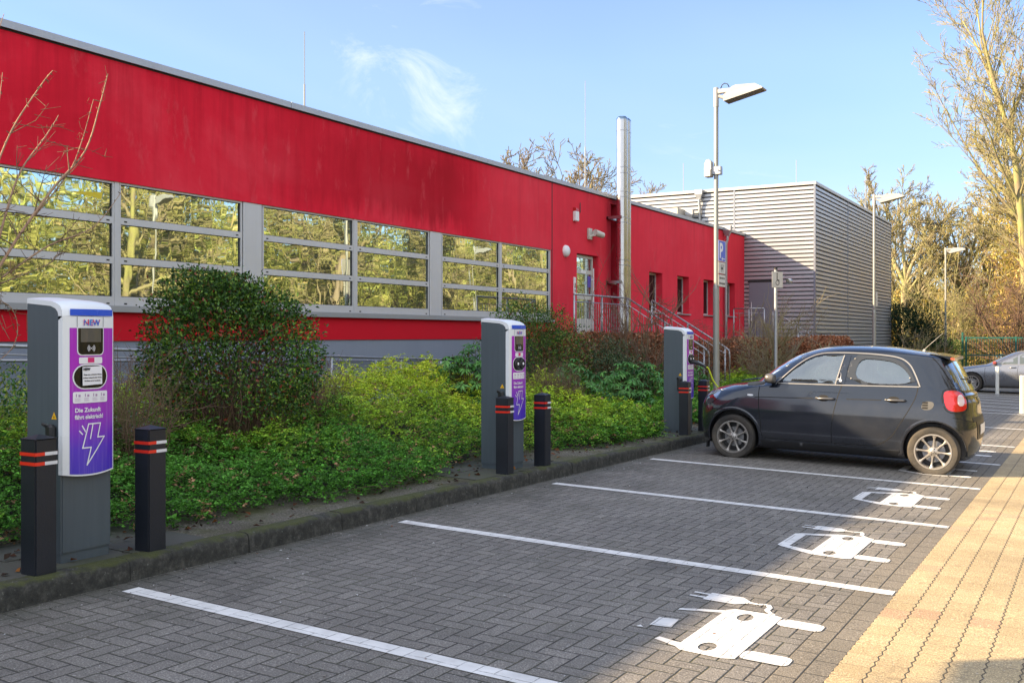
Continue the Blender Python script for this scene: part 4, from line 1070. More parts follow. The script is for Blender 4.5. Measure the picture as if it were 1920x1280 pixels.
def charging_post(x, y, label, cover=False):
    t = thing('charging_post', label, 'charging post', (x, y, G(x, y) + .135), 0, 'electric charging posts')
    # grey body: sloping roof line, rounded top front corner
    side = [(-.355, .055), (-.03, .055), (-.03, 1.50), (-.031, 1.53), (-.042, 1.552), (-.10, 1.568), (-.355, 1.590)]
    b = MB(); b.prism(side, 1, -HW, HW); b.build('cabinet', cabm, t)
    b = MB(); b.box((-.345, -HW + .006, -.06), (-.038, HW - .006, .055)); b.build('plinth', cabm, t)
    b = MB(); b.box((-.03, -HW + .012, .062), (-.026, HW - .012, .52)); b.build('lower_door', cabm, t)
    # white hood: top skin and thin side frames
    n = 9; pr = cpl_profile(); b = MB(); K = 14
    outer = pr[:7]
    rows = []
    for k in range(K + 1):
        v = -1 + 2 * k / K; yy = v * (HW + .003); crown = .012 * (1 - v * v); bow = .022 * (1 - v * v)
        rows.append([(px + (bow if px > -.05 else bow * max(0, (px + .2) / .15) if px > -.2 else 0), yy, pz + crown * (1 if px < -.03 else .3)) for px, pz in outer])
    m = len(outer); vs = [p for r in rows for p in r]
    b.add(vs, [(k * m + i, k * m + i + 1, (k + 1) * m + i + 1, (k + 1) * m + i) for k in range(K) for i in range(m - 1)])
    for s, r in ((-1, rows[0]), (1, rows[-1])):    # side rims
        inner = [(px + (0 if px < -.3 else 0), r[0][1], pz - .030) for px, pz in outer[:3]] + [(-.075, r[0][1], 1.542), (-.052, r[0][1], 1.52), (-.046, r[0][1], 1.495), (-.046, r[0][1], 1.47)]
        q = [tuple(p) for p in r] + inner
        b.add(q, [(i, i + 1, m + i + 1, m + i) for i in range(m - 1)])
    b.build('hood', cabw, t, smooth=radians(35), fixn=True)
    # bowed front: white edge then violet panel
    def front(y0, y1, z0, z1, off, mat, nm, zb=None, par=t, k=12, corner=0):
        b = MB(); vs = []; 
        for i in range(k + 1):
            yy = y0 + (y1 - y0) * i / k; v = yy / HW; bow = .022 * (1 - v * v)
            for zz in (z0 + (0 if zb is None else zb * (1 - v * v)), z1): vs.append((-.006 + bow + off, yy, zz))
        b.add(vs, [(2 * i, 2 * i + 2, 2 * i + 3, 2 * i + 1) for i in range(k)]); return b.build(nm, mat, par, smooth=True, fixn=False)
    b = MB(); k = 12; vs = []
    for i in range(k + 1):
        yy = -HW - .003 + (2 * HW + .006) * i / k; v = yy / HW; bow = .022 * (1 - min(1, v * v)); zl = .535 - .018 * (1 - min(1, v * v))
        vs += [(-.006 + bow, yy, zl), (-.006 + bow, yy, 1.495), (-.03, yy, zl + .004)]
    b.add(vs, [(3 * i, 3 * i + 3, 3 * i + 4, 3 * i + 1) for i in range(k)] + [(3 * i + 2, 3 * i + 5, 3 * i + 3, 3 * i) for i in range(k)])
    for s in (0, k):
        yy = vs[3 * s][1]; b.add([(-.006, yy, .535), (-.006, yy, 1.495), (-.046, yy, 1.495), (-.046, yy, .535)], [(0, 1, 2, 3)])
    b.build('front_frame', cabw, t, smooth=radians(35), fixn=False)
    front(-HW + .038, HW - .004, .545, 1.425, .0015, pan, 'violet_panel', zb=-.018)
    front(-HW + .040, HW - .006, 1.500, 1.540, .003, band, 'blue_band')
    P = lambda yy, zz, o=.004: (-.006 + .022 * (1 - (yy / HW) ** 2) + o, yy, zz)
    for yy in (-.092, .092):
        b = MB(); b.add([P(yy - .0015, 1.43, .0025), P(yy + .0015, 1.43, .0025), P(yy + .0015, 1.494, .0025), P(yy - .0015, 1.494, .0025)], [(0, 1, 2, 3)]); b.build('panel_seam', cabm, t, fixn=False)
    # display: rounded lower corners, white rim
    def rr(y0, z0, y1, z1, r, o, top=True, n=5):
        out = []
        for cy, cz, a0 in ((y1 - r, z1 - r, 0), (y0 + r, z1 - r, 90), (y0 + r, z0 + r, 180), (y1 - r, z0 + r, 270)):
            if not top and a0 in (0, 90): out.append((y1 if a0 == 0 else y0, z1)); continue
            for k in range(n + 1):
                a = radians(a0 + 90 * k / n); out.append((cy + r * cos(a), cz + r * sin(a)))
        return [P(yy, zz, o) for yy, zz in out]
    PX = lambda yy: -.006 + .022 * (1 - (yy / HW) ** 2)
    def poly(pts, nm, mat, par=t):
        # fill the outline and follow the bow of the panel
        off = pts[0][0] - PX(pts[0][1]); o2 = densify([(q[1], q[2]) for q in pts], step=.02); vs = [Vector(q) for q in o2]; es = [(i, (i + 1) % len(o2)) for i in range(len(o2))]
        ys_ = [q[0] for q in o2]; zs_ = [q[1] for q in o2]
        for yy in np.arange(min(ys_) + .01, max(ys_), .02):
            for zz in np.arange(min(zs_) + .01, max(zs_), .03):
                if pin((yy, zz), o2): vs.append(Vector((yy, zz)))
        V, _, F, *_ = geometry.delaunay_2d_cdt(vs, es, [], 0, 1e-6)
        fs = [tuple(f) for f in F if pin(sum((V[i] for i in f), Vector((0, 0))) / len(f), o2)]
        b = MB(); b.add([(PX(v.x) + off, v.x, v.y) for v in V], fs); return b.build(nm, mat, par, fixn=False)
    poly(rr(-.094, 1.255, .094, 1.425, .03, .004, False), 'display_rim', cabw)
    dsp = poly(rr(-.088, 1.262, .088, 1.424, .026, .0055, False), 'display', gloss)
    poly([P(-.072, 1.338, .0065), P(.072, 1.338, .0065), P(.072, 1.420, .0065), P(-.072, 1.420, .0065)], 'screen', screen, dsp)
    b = MB()   # contactless symbol
    for s in (-1, 1):
        for r in (.010, .017, .024):
            for k in range(6):
                a0, a1 = radians(-50 + k * 100 / 6), radians(-50 + (k + 1) * 100 / 6)
                q = [(s * rad * cos(a), 1.300 + rad * sin(a)) for rad, a in ((r, a0), (r + .003, a0), (r + .003, a1), (r, a1))]
                b.add([P(u, v, .007) for u, v in q], [(0, 1, 2, 3)])
    q = [(.004 * cos(a), 1.300 + .004 * sin(a)) for a in np.linspace(0, 2 * pi, 9)[:-1]]; b.add([P(u, v, .007) for u, v in q], [tuple(range(8))])
    b.build('contactless_symbol', prnt, dsp, fixn=False)
    inf = poly(rr(-.082, 1.205, .082, 1.245, .008, .0045), 'info_strip', prnt)
    poly([P(-.024, 1.212, .0055), P(.022, 1.212, .0055), P(.022, 1.243, .0055), P(-.024, 1.243, .0055)], 'pink_label', simple('print_pink', (.60, .02, .16), .5), inf)
    # socket bay
    def stad(rz, ry, o, z=1.125, n=10):
        out = []
        for sy, a0 in ((1, -90), (-1, 90)):
            for k in range(n + 1):
                a = radians(a0 + 180 * k / n); out.append((sy * (ry - rz) + rz * cos(a), z + rz * sin(a)))
        return [P(u, v, o) for u, v in out]
    poly(stad(.077, .123, .0045), 'socket_rim', cabw); sb = poly(stad(.069, .115, .0060), 'socket_bay', gloss)
    if not cover:
        for s in (-1, 1):
            b = MB(); c = P(s * .054, 1.128, .0); b.lathe([(.053, .006), (.053, .016), (.046, .022), (.036, .022), (.033, .012), (0, .012)], (c[0], c[1], c[2]), 0, 20); so = b.build('socket', M['black'], sb, smooth=radians(40))
            b = MB(); b.lathe([(0, .0235), (.014, .0235), (.016, .020)], (c[0] + .002, c[1], c[2]), 0, 14); b.build('socket_pin_face', prnt, sb)
    else:
        nt = MB(); nt.add([(.032, -.068, 1.072), (.032, .070, 1.078), (.030, .070, 1.190), (.030, -.068, 1.186)], [(0, 1, 2, 3)]); no = nt.build('paper_notice', prnt, t, fixn=False)
        RXl = (radians(90), 0, radians(90)); ink = simple('ink', (.03, .03, .04), .6)
        text_mesh("NEW", .020, 'notice_lettering', ink, no, (.0335, -.040, 1.166), RXl, bold=.0012)
        for k, s in enumerate(("Wegen einer technischen Störung", "ist dieser Ladepunkt außer Betrieb.", "Wir bitten um Ihr Verständnis.")):
            text_mesh(s, .0092, 'notice_lettering', ink, no, (.0335, .001, 1.136 - k * .019), RXl, bold=.0003)
    ins = poly(rr(-.120, .965, .122, 1.035, .010, .0045), 'instruction_plate', prnt)
    b = MB(); rx = random.Random(5)
    for k in range(4):
        y0 = -.108 + k * .058
        for l in range(4): b.add([P(y0, .976 + l * .006, .0055), P(y0 + rx.uniform(.03, .045), .976 + l * .006, .0055), P(y0 + .03, .9775 + l * .006, .0055), P(y0, .9775 + l * .006, .0055)], [(0, 1, 2, 3)])
        b.add([P(y0 + .006, 1.003, .0055), P(y0 + .012, 1.003, .0055), P(y0 + .012, 1.022, .0055), P(y0 + .006, 1.022, .0055)], [(0, 1, 2, 3)])
        b.add([P(y0 + .022, 1.003, .0055), P(y0 + .036, 1.003, .0055), P(y0 + .036, 1.017, .0055), P(y0 + .022, 1.017, .0055)], [(0, 1, 2, 3)])
    b.build('instruction_print', simple('print_mauve', (.38, .25, .42), .5), ins, fixn=False)
    RXl = (radians(90), 0, radians(90))
    cols = [(.55, .02, .10), (.03, .14, .60), (.40, .03, .30)]
    for k, ch in enumerate("NEW"):
        cm = bpy.data.materials.get('logo_%d' % k) or logo_mat('logo_%d' % k, k)
        o = text_mesh(ch, .050, 'logo_letter', cm, t, (.0195, -.034 + k * .034 + (.004 if k == 2 else 0), 1.441), RXl, bold=.0016); curved_text(o, lambda yy: PX(yy) + .005)
    text_mesh("Die Zukunft", .036, 'slogan', prnt, t, (.0165, -.108, .910), RXl, align='LEFT', bold=.0010, sx=1.0); curved_text(last_text[0], lambda yy: PX(yy) + .004)
    text_mesh("fährt elektrisch!", .036, 'slogan', prnt, t, (.0165, -.108, .868), RXl, align='LEFT', bold=.0010, sx=.86); curved_text(last_text[0], lambda yy: PX(yy) + .004)
    # lightning bolt outline
    bolt = [(-.018, .835), (.068, .835), (.048, .750), (.098, .750), (-.028, .585), (.0, .690), (-.058, .690)]
    b = MB(); nB = len(bolt); cen = (0.02, .63)
    def thick(a, c, w):
        a, c = Vector(a), Vector(c); d = (c - a).normalized(); nn = Vector((-d.y, d.x)) * w; a = a - d * w; c = c + d * w
        for k in range(8):
            e0 = a + (c - a) * k / 8; e1 = a + (c - a) * (k + 1) / 8
            b.add([P(*q, .0045) for q in (e0 + nn, e1 + nn, e1 - nn, e0 - nn)], [(0, 1, 2, 3)])
    for i in range(nB): thick(bolt[i], bolt[(i + 1) % nB], .0038)
    for a, c in (((.012, .83), (-.005, .745)), ((-.060, .825), (-.040, .790)), ((-.078, .795), (-.060, .775)), ): thick(a, c, .0038)
    b.build('lightning_bolt', prnt, t, fixn=False)
    # warning triangle and cable hook on the left flank
    b = MB(); yl = -HW - .001; b.add([(-.115, yl, 1.0 - .13), (-.065, yl, 1.0 - .13), (-.09, yl, 1.045 - .13)], [(0, 1, 2)]); wt = b.build('warning_triangle', simple('warning_yellow', (.75, .42, .01), .5), t, fixn=False)
    b = MB(); b.add([(-.093, yl - .001, .888), (-.086, yl - .001, .888), (-.088, yl - .001, .878), (-.091, yl - .001, .872), (-.094, yl - .001, .880)], [(0, 1, 2, 3, 4)]); b.build('warning_flash', M['black'], wt, fixn=False)
    b = MB(); b.cbox((-.125, -HW - .045, .64), (-.060, -HW - .002, .84), .014); b.tube([(-.10, -HW - .03, .83), (-.115, -HW - .06, .845), (-.13, -HW - .03, .83)], .010, 6); b.build('flank_socket', M['black'], t)
    return t
def logo_mat(nm, k):
    m, g, b = newmat(nm); p = g.objc(); x, y, z = g.sep(p)
    f = g.noise(p, 38, 1, .3)
    sets = [((.62, .02, .08), (.02, .18, .62)), ((.03, .22, .66), (.22, .05, .45)), ((.62, .02, .12), (.05, .12, .55))][k]
    g.put(b.inputs['Base Color'], g.ramp(f, [(.47, sets[0]), (.50, sets[1])])); b.inputs['Roughness'].default_value = .4; return m
CX = -5.375
charging_post(CX, SY[0], 'nearest grey charging post, with a paper notice taped over its sockets', True)
charging_post(CX, SY[1], 'middle grey charging post, both round sockets free')
charging_post(CX, SY[2], 'farthest grey charging post, with the yellow cable plugged in')

# rubber bollards
bolm = simple('black_recycled_plastic', (.010, .013, .020), .45, 0, var=.3, scale=6, bump=.25, spec=.5)
redr = simple('red_reflector', (.68, .03, .015), .3, var=.1); whr = simple('white_reflector', (.62, .63, .66), .3, var=.08)
def bollard_parts(t):
    d = .07; b = MB()
    bm = bmesh.new(); bmesh.ops.create_cube(bm, size=1)
    for v in bm.verts: v.co = Vector((v.co.x * 2 * d, v.co.y * 2 * d, .35 + v.co.z * .86))
    bmesh.ops.bevel(bm, geom=[e for e in bm.edges if abs(e.verts[0].co.z - e.verts[1].co.z) > .1], offset=.008, segments=2, affect='EDGES'); b.frombm(bm)
    b.build('shaft', bolm, t)
    b = MB(); b.add([(-d, -d, .775), (d, -d, .775), (d, d, .775), (-d, d, .775), (-d, -d, .782), (d, -d, .782), (d, d, .782), (-d, d, .782), (0, 0, .806)],
                    [(0, 1, 5, 4), (1, 2, 6, 5), (2, 3, 7, 6), (3, 0, 4, 7), (4, 5, 8), (5, 6, 8), (6, 7, 8), (7, 4, 8), (3, 2, 1, 0)]); b.build('cap', bolm, t)
    for z in (.695, .640):
        b = MB(); e = d + .0015; h = .010
        # left (-y) face all red, lane (+x) face half red then white
        b.add([(-e, -e, z - h), (e, -e, z - h), (e, -e, z + h), (-e, -e, z + h)], [(0, 1, 2, 3)], 0)
        b.add([(e, -e, z - h), (e, -.01, z - h), (e, -.01, z + h), (e, -e, z + h)], [(0, 1, 2, 3)], 0)
        b.add([(e, -.01, z - h), (e, e, z - h), (e, e, z + h), (e, -.01, z + h)], [(0, 1, 2, 3)], 1)
        b.add([(e, e, z - h), (-e, e, z - h), (-e, e, z + h), (e, e, z + h)], [(0, 1, 2, 3)], 0)
        b.add([(-e, e, z - h), (-e, -e, z - h), (-e, -e, z + h), (-e, e, z + h)], [(0, 1, 2, 3)], 1)
        b.build('reflective_band', [redr, whr], t, fixn=False)
BL = [(-5.30, 3.585, 'black bollard with red bands on the left of the nearest charging post', .01), (-5.30, 4.375, 'black bollard with red bands on the right of the nearest charging post', -.01),
      (-5.30, 8.85, 'black bollard with red bands on the left of the middle charging post', .02), (-5.30, 9.66, 'black bollard with red bands on the right of the middle charging post', -.01),
      (-5.30, 14.07, 'black bollard with red bands on the left of the farthest charging post', .01), (-5.30, 14.89, 'black bollard with red bands between the farthest charging post and the hatchback', 0)]
t0 = thing('bollard', BL[0][2], 'bollard', (BL[0][0], BL[0][1], G(*BL[0][:2]) + .135), BL[0][3], 'black bollards beside the charging posts'); bollard_parts(t0)
for x, y, lab, a in BL[1:]:
    c = copy_tree(t0); c.location = (x, y, G(x, y) + .135); c.rotation_euler = (0, 0, a); c['label'] = lab
wb = simple('white_post_paint', (.60, .62, .60), .4, var=.1)
for k, (x, y, lab) in enumerate(((-2.76, 34.97, 'slim white post in front of the silver saloon, the farther of two'), (-1.50, 25.65, 'slim white post at the right edge, the nearer of two'))):
    t = thing('white_post', lab, 'bollard', (x, y, G(x, y)), .5 * k, 'slim white parking posts'); b = MB(); b.cbox((-.05, -.05, -.05), (.05, .05, .90), .012); b.build('shaft', wb, t)
    b = MB(); b.box((-.06, -.06, -.05), (.06, .06, .03)); b.build('foot', M['galv'], t)

# plug and charging cable
pg = thing('charging_plug', 'black plug with grey grip pushed into the farthest charging post', 'plug', (CX + .02, SY[2] - .03, G(CX, SY[2]) + 1.21))
b = MB(); b.tube([(-.01, 0, 0), (.06, 0, 0)], .030, 16); b.tube([(.06, 0, 0), (.10, .0, -.005), (.17, .02, -.035), (.235, .04, -.075)], [.030, .026, .021, .016], 14); b.build('plug_body', M['black'], pg, smooth=radians(50))
b = MB(); b.tube([(.09, 0, .014), (.15, .015, -.005), (.20, .03, -.035)], [.012, .012, .010], 8); b.build('grip', simple('plug_grey', (.22, .28, .33), .35), pg, smooth=True)
yel = simple('yellow_green_cable', (.62, .72, .02), .4, var=.04)
# ------------------------------------------------------------------ cars: bodies are stacks of horizontal slices
def pchip(xs, ys):
    xs = np.array(xs, float); ys = np.array(ys, float); h = np.diff(xs); d = np.diff(ys) / h
    m = np.zeros(len(xs)); m[0] = d[0]; m[-1] = d[-1]
    for i in range(1, len(xs) - 1):
        if d[i - 1] * d[i] > 0:
            w1 = 2 * h[i] + h[i - 1]; w2 = h[i] + 2 * h[i - 1]; m[i] = (w1 + w2) / (w1 / d[i - 1] + w2 / d[i])
    def f(x):
        x = np.clip(x, xs[0], xs[-1]); i = np.clip(np.searchsorted(xs, x) - 1, 0, len(xs) - 2)
        t = (x - xs[i]) / h[i]; return ((1 + 2 * t) * (1 - t) ** 2 * ys[i] + t * (1 - t) ** 2 * h[i] * m[i] + t * t * (3 - 2 * t) * ys[i + 1] + t * t * (t - 1) * h[i] * m[i + 1])
    return f
class Shape:
    """z, xf (front), xr (rear), w (half width), lf / lr (length of the rounded front / rear part)"""
    def __init__(s, tab, nf=2.5, nr=3.2, inset=0):
        T = np.array(tab, float); z = T[:, 0]
        s.z0, s.z1 = z[0], z[-1]; s.xf = pchip(z, T[:, 1] + inset); s.xr = pchip(z, T[:, 2] - inset); s.w = pchip(z, T[:, 3] - inset)
        s.lf = pchip(z, T[:, 4]); s.lr = pchip(z, T[:, 5]); s.nf, s.nr = nf, nr; s.zs = z
    def y(s, x, z):
        w = float(s.w(z)); a = float(s.xf(z)) + float(s.lf(z)); c = float(s.xr(z)) - float(s.lr(z))
        if x < a:
            t = min(1, (a - x) / float(s.lf(z))); return w * max(0, 1 - t ** s.nf) ** (1 / s.nf)
        if x > c:
            t = min(1, (x - c) / float(s.lr(z))); return w * max(0, 1 - t ** s.nr) ** (1 / s.nr)
        return w
    def mesh(s, zlist, nq=14, nm=26):
        vs = []; 
        for z in zlist:
            w, xf, xr, lf, lr = [float(f(z)) for f in (s.w, s.xf, s.xr, s.lf, s.lr)]
            xf2, xr2 = xf + lf, xr - lr; half = []
            for k in range(nq):
                a = pi / 2 * k / nq; half.append((xf2 - lf * cos(a) ** (2 / s.nf), w * sin(a) ** (2 / s.nf)))
            for k in range(nm + 1): half.append((xf2 + (xr2 - xf2) * k / nm, w))
            for k in range(nq - 1, -1, -1):
                a = pi / 2 * k / nq; half.append((xr2 + lr * cos(a) ** (2 / s.nr), w * sin(a) ** (2 / s.nr)))
            ring = half + [(x, -y) for x, y in half[-2:0:-1]]
            vs.append([(x, y, z) for x, y in ring])
        n = len(vs[0]); V = [p for r in vs for p in r]; F = [(i * n + j, i * n + (j + 1) % n, (i + 1) * n + (j + 1) % n, (i + 1) * n + j) for i in range(len(vs) - 1) for j in range(n)]
        b = MB(); b.add(V, F); k = (len(vs) - 1) * n
        h = n // 2
        # caps as strips across
        for o, rev in ((0, 1), (k, 0)):
            f = [(o + j, o + j + 1, o + (n - j - 1) % n, o + (n - j) % n) for j in range(1, h - 1)]
            f.append((o, o + 1, o + n - 1)); f.append((o + h - 1, o + h, o + h + 1)) 
            b.f.extend(f); b.mi.extend([0] * len(f))
        return b
def boolean(o, cutters):
    for c in cutters:
        m = o.modifiers.new('b', 'BOOLEAN'); m.operation = 'DIFFERENCE'; m.solver = 'EXACT'; m.object = c
    dg = bpy.context.evaluated_depsgraph_get(); dg.update()
    me = bpy.data.meshes.new_from_object(o.evaluated_get(dg)); o.modifiers.clear(); old = o.data; o.data = me
    for c in cutters: d = c.data; bpy.data.objects.remove(c); bpy.data.meshes.remove(d)
    return o
def smoothpoly(pl, it=2):
    for _ in range(it):
        o = []; n = len(pl)
        for i in range(n):
            a, c = Vector(pl[i]), Vector(pl[(i + 1) % n]); o += [tuple(a * .75 + c * .25), tuple(a * .25 + c * .75)]
        pl = o
    return pl
def side_patch(S, pl, off, name, mat, parent, side, holes=(), step=.06, thick=0):
    """patch of the flank bounded by an (x, z) outline, lying off metres outside the body"""
    outer = densify(pl, step=step); vs = [Vector(p) for p in outer]; es = [(i, (i + 1) % len(outer)) for i in range(len(outer))]
    for h in holes:
        h2 = densify(h, step=step); k = len(vs); vs += [Vector(p) for p in h2]; es += [(k + i, k + (i + 1) % len(h2)) for i in range(len(h2))]
    x0, x1 = min(p[0] for p in outer), max(p[0] for p in outer); z0, z1 = min(p[1] for p in outer), max(p[1] for p in outer)
    for x in np.arange(x0 + step / 2, x1, step):
        for z in np.arange(z0 + step / 2, z1, step):
            if pin((x, z), pl): vs.append(Vector((x, z)))
    V, _, F, *_ = geometry.delaunay_2d_cdt(vs, es, [], 0, 1e-6); fs = []
    for f in F:
        q = sum((V[i] for i in f), Vector((0, 0))) / len(f)
        if pin(q, pl) and not any(pin(q, h) for h in holes): fs.append(tuple(f))
    b = MB(); b.add([(v.x, side * (S.y(v.x, v.y) + off), v.y) for v in V], fs); return b.build(name, mat, parent, smooth=True, fixn=False)
def side_line(S, pts, w, off, side, b=None, step=.04):
    b = b or MB(); p = [Vector(q) for q in densify(pts, False, step)]; L = []
    for i, q in enumerate(p):
        d = (p[min(i + 1, len(p) - 1)] - p[max(i - 1, 0)]).normalized(); nn = Vector((-d.y, d.x)) * w / 2
        for s in (1, -1): r = q + nn * s; L.append((r.x, side * (S.y(r.x, r.y) + off), r.y))
    b.add(L, [(2 * i, 2 * i + 1, 2 * i + 3, 2 * i + 2) for i in range(len(p) - 1)]); return b
def curve2(pts, n=6):
    P = [Vector(p) for p in pts]; out = []
    for i in range(len(P) - 1):
        p0, p1, p2, p3 = P[max(i - 1, 0)], P[i], P[i + 1], P[min(i + 2, len(P) - 1)]
        for k in range(n):
            t = k / n; out.append(tuple(.5 * ((2 * p1) + (p2 - p0) * t + (2 * p0 - 5 * p1 + 4 * p2 - p3) * t * t + (3 * p1 - p0 - 3 * p2 + p3) * t ** 3)))
    out.append(tuple(P[-1])); return out

def car_paint(name, col, rough=.28, metal=.35, dust=.35, dustcol=(.16, .14, .12)):
    m, g, b = newmat(name); p = g.objc(); x, y, z = g.sep(p)
    nz = g.noise(g.map(p, (1.2, 1, .9)), 3.5, 6, .7); low = g.ramp(z, [(.15, 1.0), (.80, .65), (.90, .12)])
    sp = g.ramp(g.noise(p, 55, 3, .7), [(.4, .85), (.7, 1.0)])
    f = g.m('MULTIPLY', g.m('MULTIPLY', g.ramp(nz, [(.3, .45), (.75, 1.0)]), low), g.m('MULTIPLY', sp, dust))
    g.put(b.inputs['Base Color'], g.mix(f, col, dustcol)); b.inputs['Metallic'].default_value = metal
    g.put(b.inputs['Metallic'], g.m('MULTIPLY', g.m('SUBTRACT', 1.0, f), metal))
    g.put(b.inputs['Roughness'], g.m('MULTIPLY_ADD', f, .35, rough)); b.inputs['Coat Weight'].default_value = .8
    g.put(b.inputs['Coat Roughness'], g.m('MULTIPLY_ADD', f, .35, .04)); return m
def glass_mat(name, tint, refl=1.0, rough=.02):
    m, g, b = newmat(name); out = g.n['Material Output']; g.n.remove(b)
    tr = g.new('ShaderNodeBsdfTransparent'); g.put(tr.inputs[0], tint)
    gl = g.new('ShaderNodeBsdfGlossy'); gl.inputs['Roughness'].default_value = rough; g.put(gl.inputs[0], (.80, .92, 1.0))
    fr = g.new('ShaderNodeFresnel'); fr.inputs['IOR'].default_value = 1.5
    n = g.noise(g.objc(), 3, 4, .6); f = g.m('ADD', g.m('MULTIPLY', fr.outputs[0], refl), g.m('MULTIPLY_ADD', n, .08, .09), clamp=True)
    df = g.new('ShaderNodeBsdfDiffuse'); g.put(df.inputs[0], (.5, .5, .48))
    m1 = g.new('ShaderNodeMixShader'); g.put(m1.inputs[0], f); g.l.new(tr.outputs[0], m1.inputs[1]); g.l.new(gl.outputs[0], m1.inputs[2])
    m2 = g.new('ShaderNodeMixShader'); g.put(m2.inputs[0], g.m('MULTIPLY', n, .05)); g.l.new(m1.outputs[0], m2.inputs[1]); g.l.new(df.outputs[0], m2.inputs[2])
    g.l.new(m2.outputs[0], out.inputs[0]); return m
cglass = glass_mat('car_glass', (.50, .66, .70), 2.4); cdark = glass_mat('car_glass_tinted', (.30, .43, .48), 2.6)
paint = car_paint('navy_black_paint', (.007, .013, .027), .14, .4, .20, (.20, .185, .165)); trimb = simple('black_trim', (.018, .019, .022), .4, var=.1)
chr_ = simple('brushed_strip', (.30, .29, .275), .3, .6, var=.05); gap = simple('panel_gap', (.003, .003, .004), .8)
cream = simple('seat_cloth', (.20, .23, .27), .8, var=.1); tyre = simple('tyre_rubber', (.022, .021, .02), .75, var=.25, scale=4, dirt=((.14, .115, .085), .55))
rimm = simple('alloy_rim', (.36, .345, .33), .34, .65, var=.1, dirt=((.28, .23, .17), .4)); disc = simple('brake_disc', (.28, .28, .29), .35, .9)
redl = None
def mat_redlens():
    m, g, b = newmat('red_lens'); g.put(b.inputs['Base Color'], g.mix(g.noise(g.objc(), 20, 2), (.62, .008, .010), (.42, .004, .006))); b.inputs['Roughness'].default_value = .12
    b.inputs['Coat Weight'].default_value = 1; return m
redl = mat_redlens()
def wheel(parent, x, y, z, R, rr, side, spokes=8, style='hatch', tw=.175):
    w = bpy.data.objects.new('wheel', None); COL.objects.link(w); w.parent = parent; w.location = (x, y, z); w.empty_display_size = .1
    w.rotation_euler = (0, radians(11 * (x + 3)), 0)
    s = side; T = lambda h: s * h
    b = MB(); b.lathe([(rr + .004, T(-tw)), (R * .93, T(-tw)), (R, T(-tw + .03)), (R, T(-.035)), (R * .985, T(-.015)), (R * .93, T(.002)), (rr + .03, T(.004)), (rr + .006, T(-.006)), (rr + .002, T(-.03))], (0, 0, 0), 1, 48)
    b.build('tyre', tyre, w, smooth=radians(35))
    b = MB(); b.lathe([(rr + .006, T(-.008)), (rr + .004, T(.0)), (rr - .012, T(.0)), (rr - .020, T(-.018)), (rr - .024, T(-.07)), (rr - .015, T(-.15))], (0, 0, 0), 1, 48)
    b.lathe([(0, T(-.006)), (.022, T(-.006)), (.028, T(-.010)), (.055, T(-.016)), (.062, T(-.03)), (.06, T(-.06))], (0, 0, 0), 1, 24)
    for k in range(spokes):
        a = 2 * pi * k / spokes + (.2 if style == 'hatch' else 0)
        if style == 'hatch': st = [(.045, .018, -.014), (.10, .011, -.020), (rr - .05, .0115, -.012), (rr - .012, .028, -.006)]
        else:
            a += (.16 if k % 2 else -.16) * 1.0; st = [(.045, .016, -.014), (.10, .014, -.02), (rr - .04, .014, -.012), (rr - .012, .018, -.006)]
        v = []
        for r, hw, h in st:
            for q, hh in ((-1, -.008), (-.5, 0), (.5, 0), (1, -.008)):
                u = (r * cos(a) - q * hw * sin(a), r * sin(a) + q * hw * cos(a)); v.append((u[0], T(h + hh), u[1]))
            for q in (1, -1):
                u = (r * cos(a) - q * hw * sin(a), r * sin(a) + q * hw * cos(a)); v.append((u[0], T(h - .032), u[1]))
        f = [(i * 6 + j, i * 6 + (j + 1) % 6, (i + 1) * 6 + (j + 1) % 6, (i + 1) * 6 + j) for i in range(3) for j in range(6)]
        b.add(v, f)
    b.build('rim', rimm, w, smooth=radians(40))
    b = MB()
    for k in range(4):
        a = 2 * pi * k / 4 + .6; b.tube([(.037 * cos(a), T(-.03), .037 * sin(a)), (.037 * cos(a), T(-.0105), .037 * sin(a))], .0085, 8)
    b.lathe([(.016, T(-.0055)), (.021, T(-.0055)), (.021, T(-.008))], (0, 0, 0), 1, 16); b.build('wheel_bolts', gap, w)
    b = MB(); b.lathe([(0, T(-.085)), (rr * .62, T(-.085)), (rr * .62, T(-.10))], (0, 0, 0), 1, 32); b.build('brake_disc', disc, w)
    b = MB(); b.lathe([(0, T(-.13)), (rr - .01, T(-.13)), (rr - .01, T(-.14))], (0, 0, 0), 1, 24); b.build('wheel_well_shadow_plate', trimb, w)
    return w

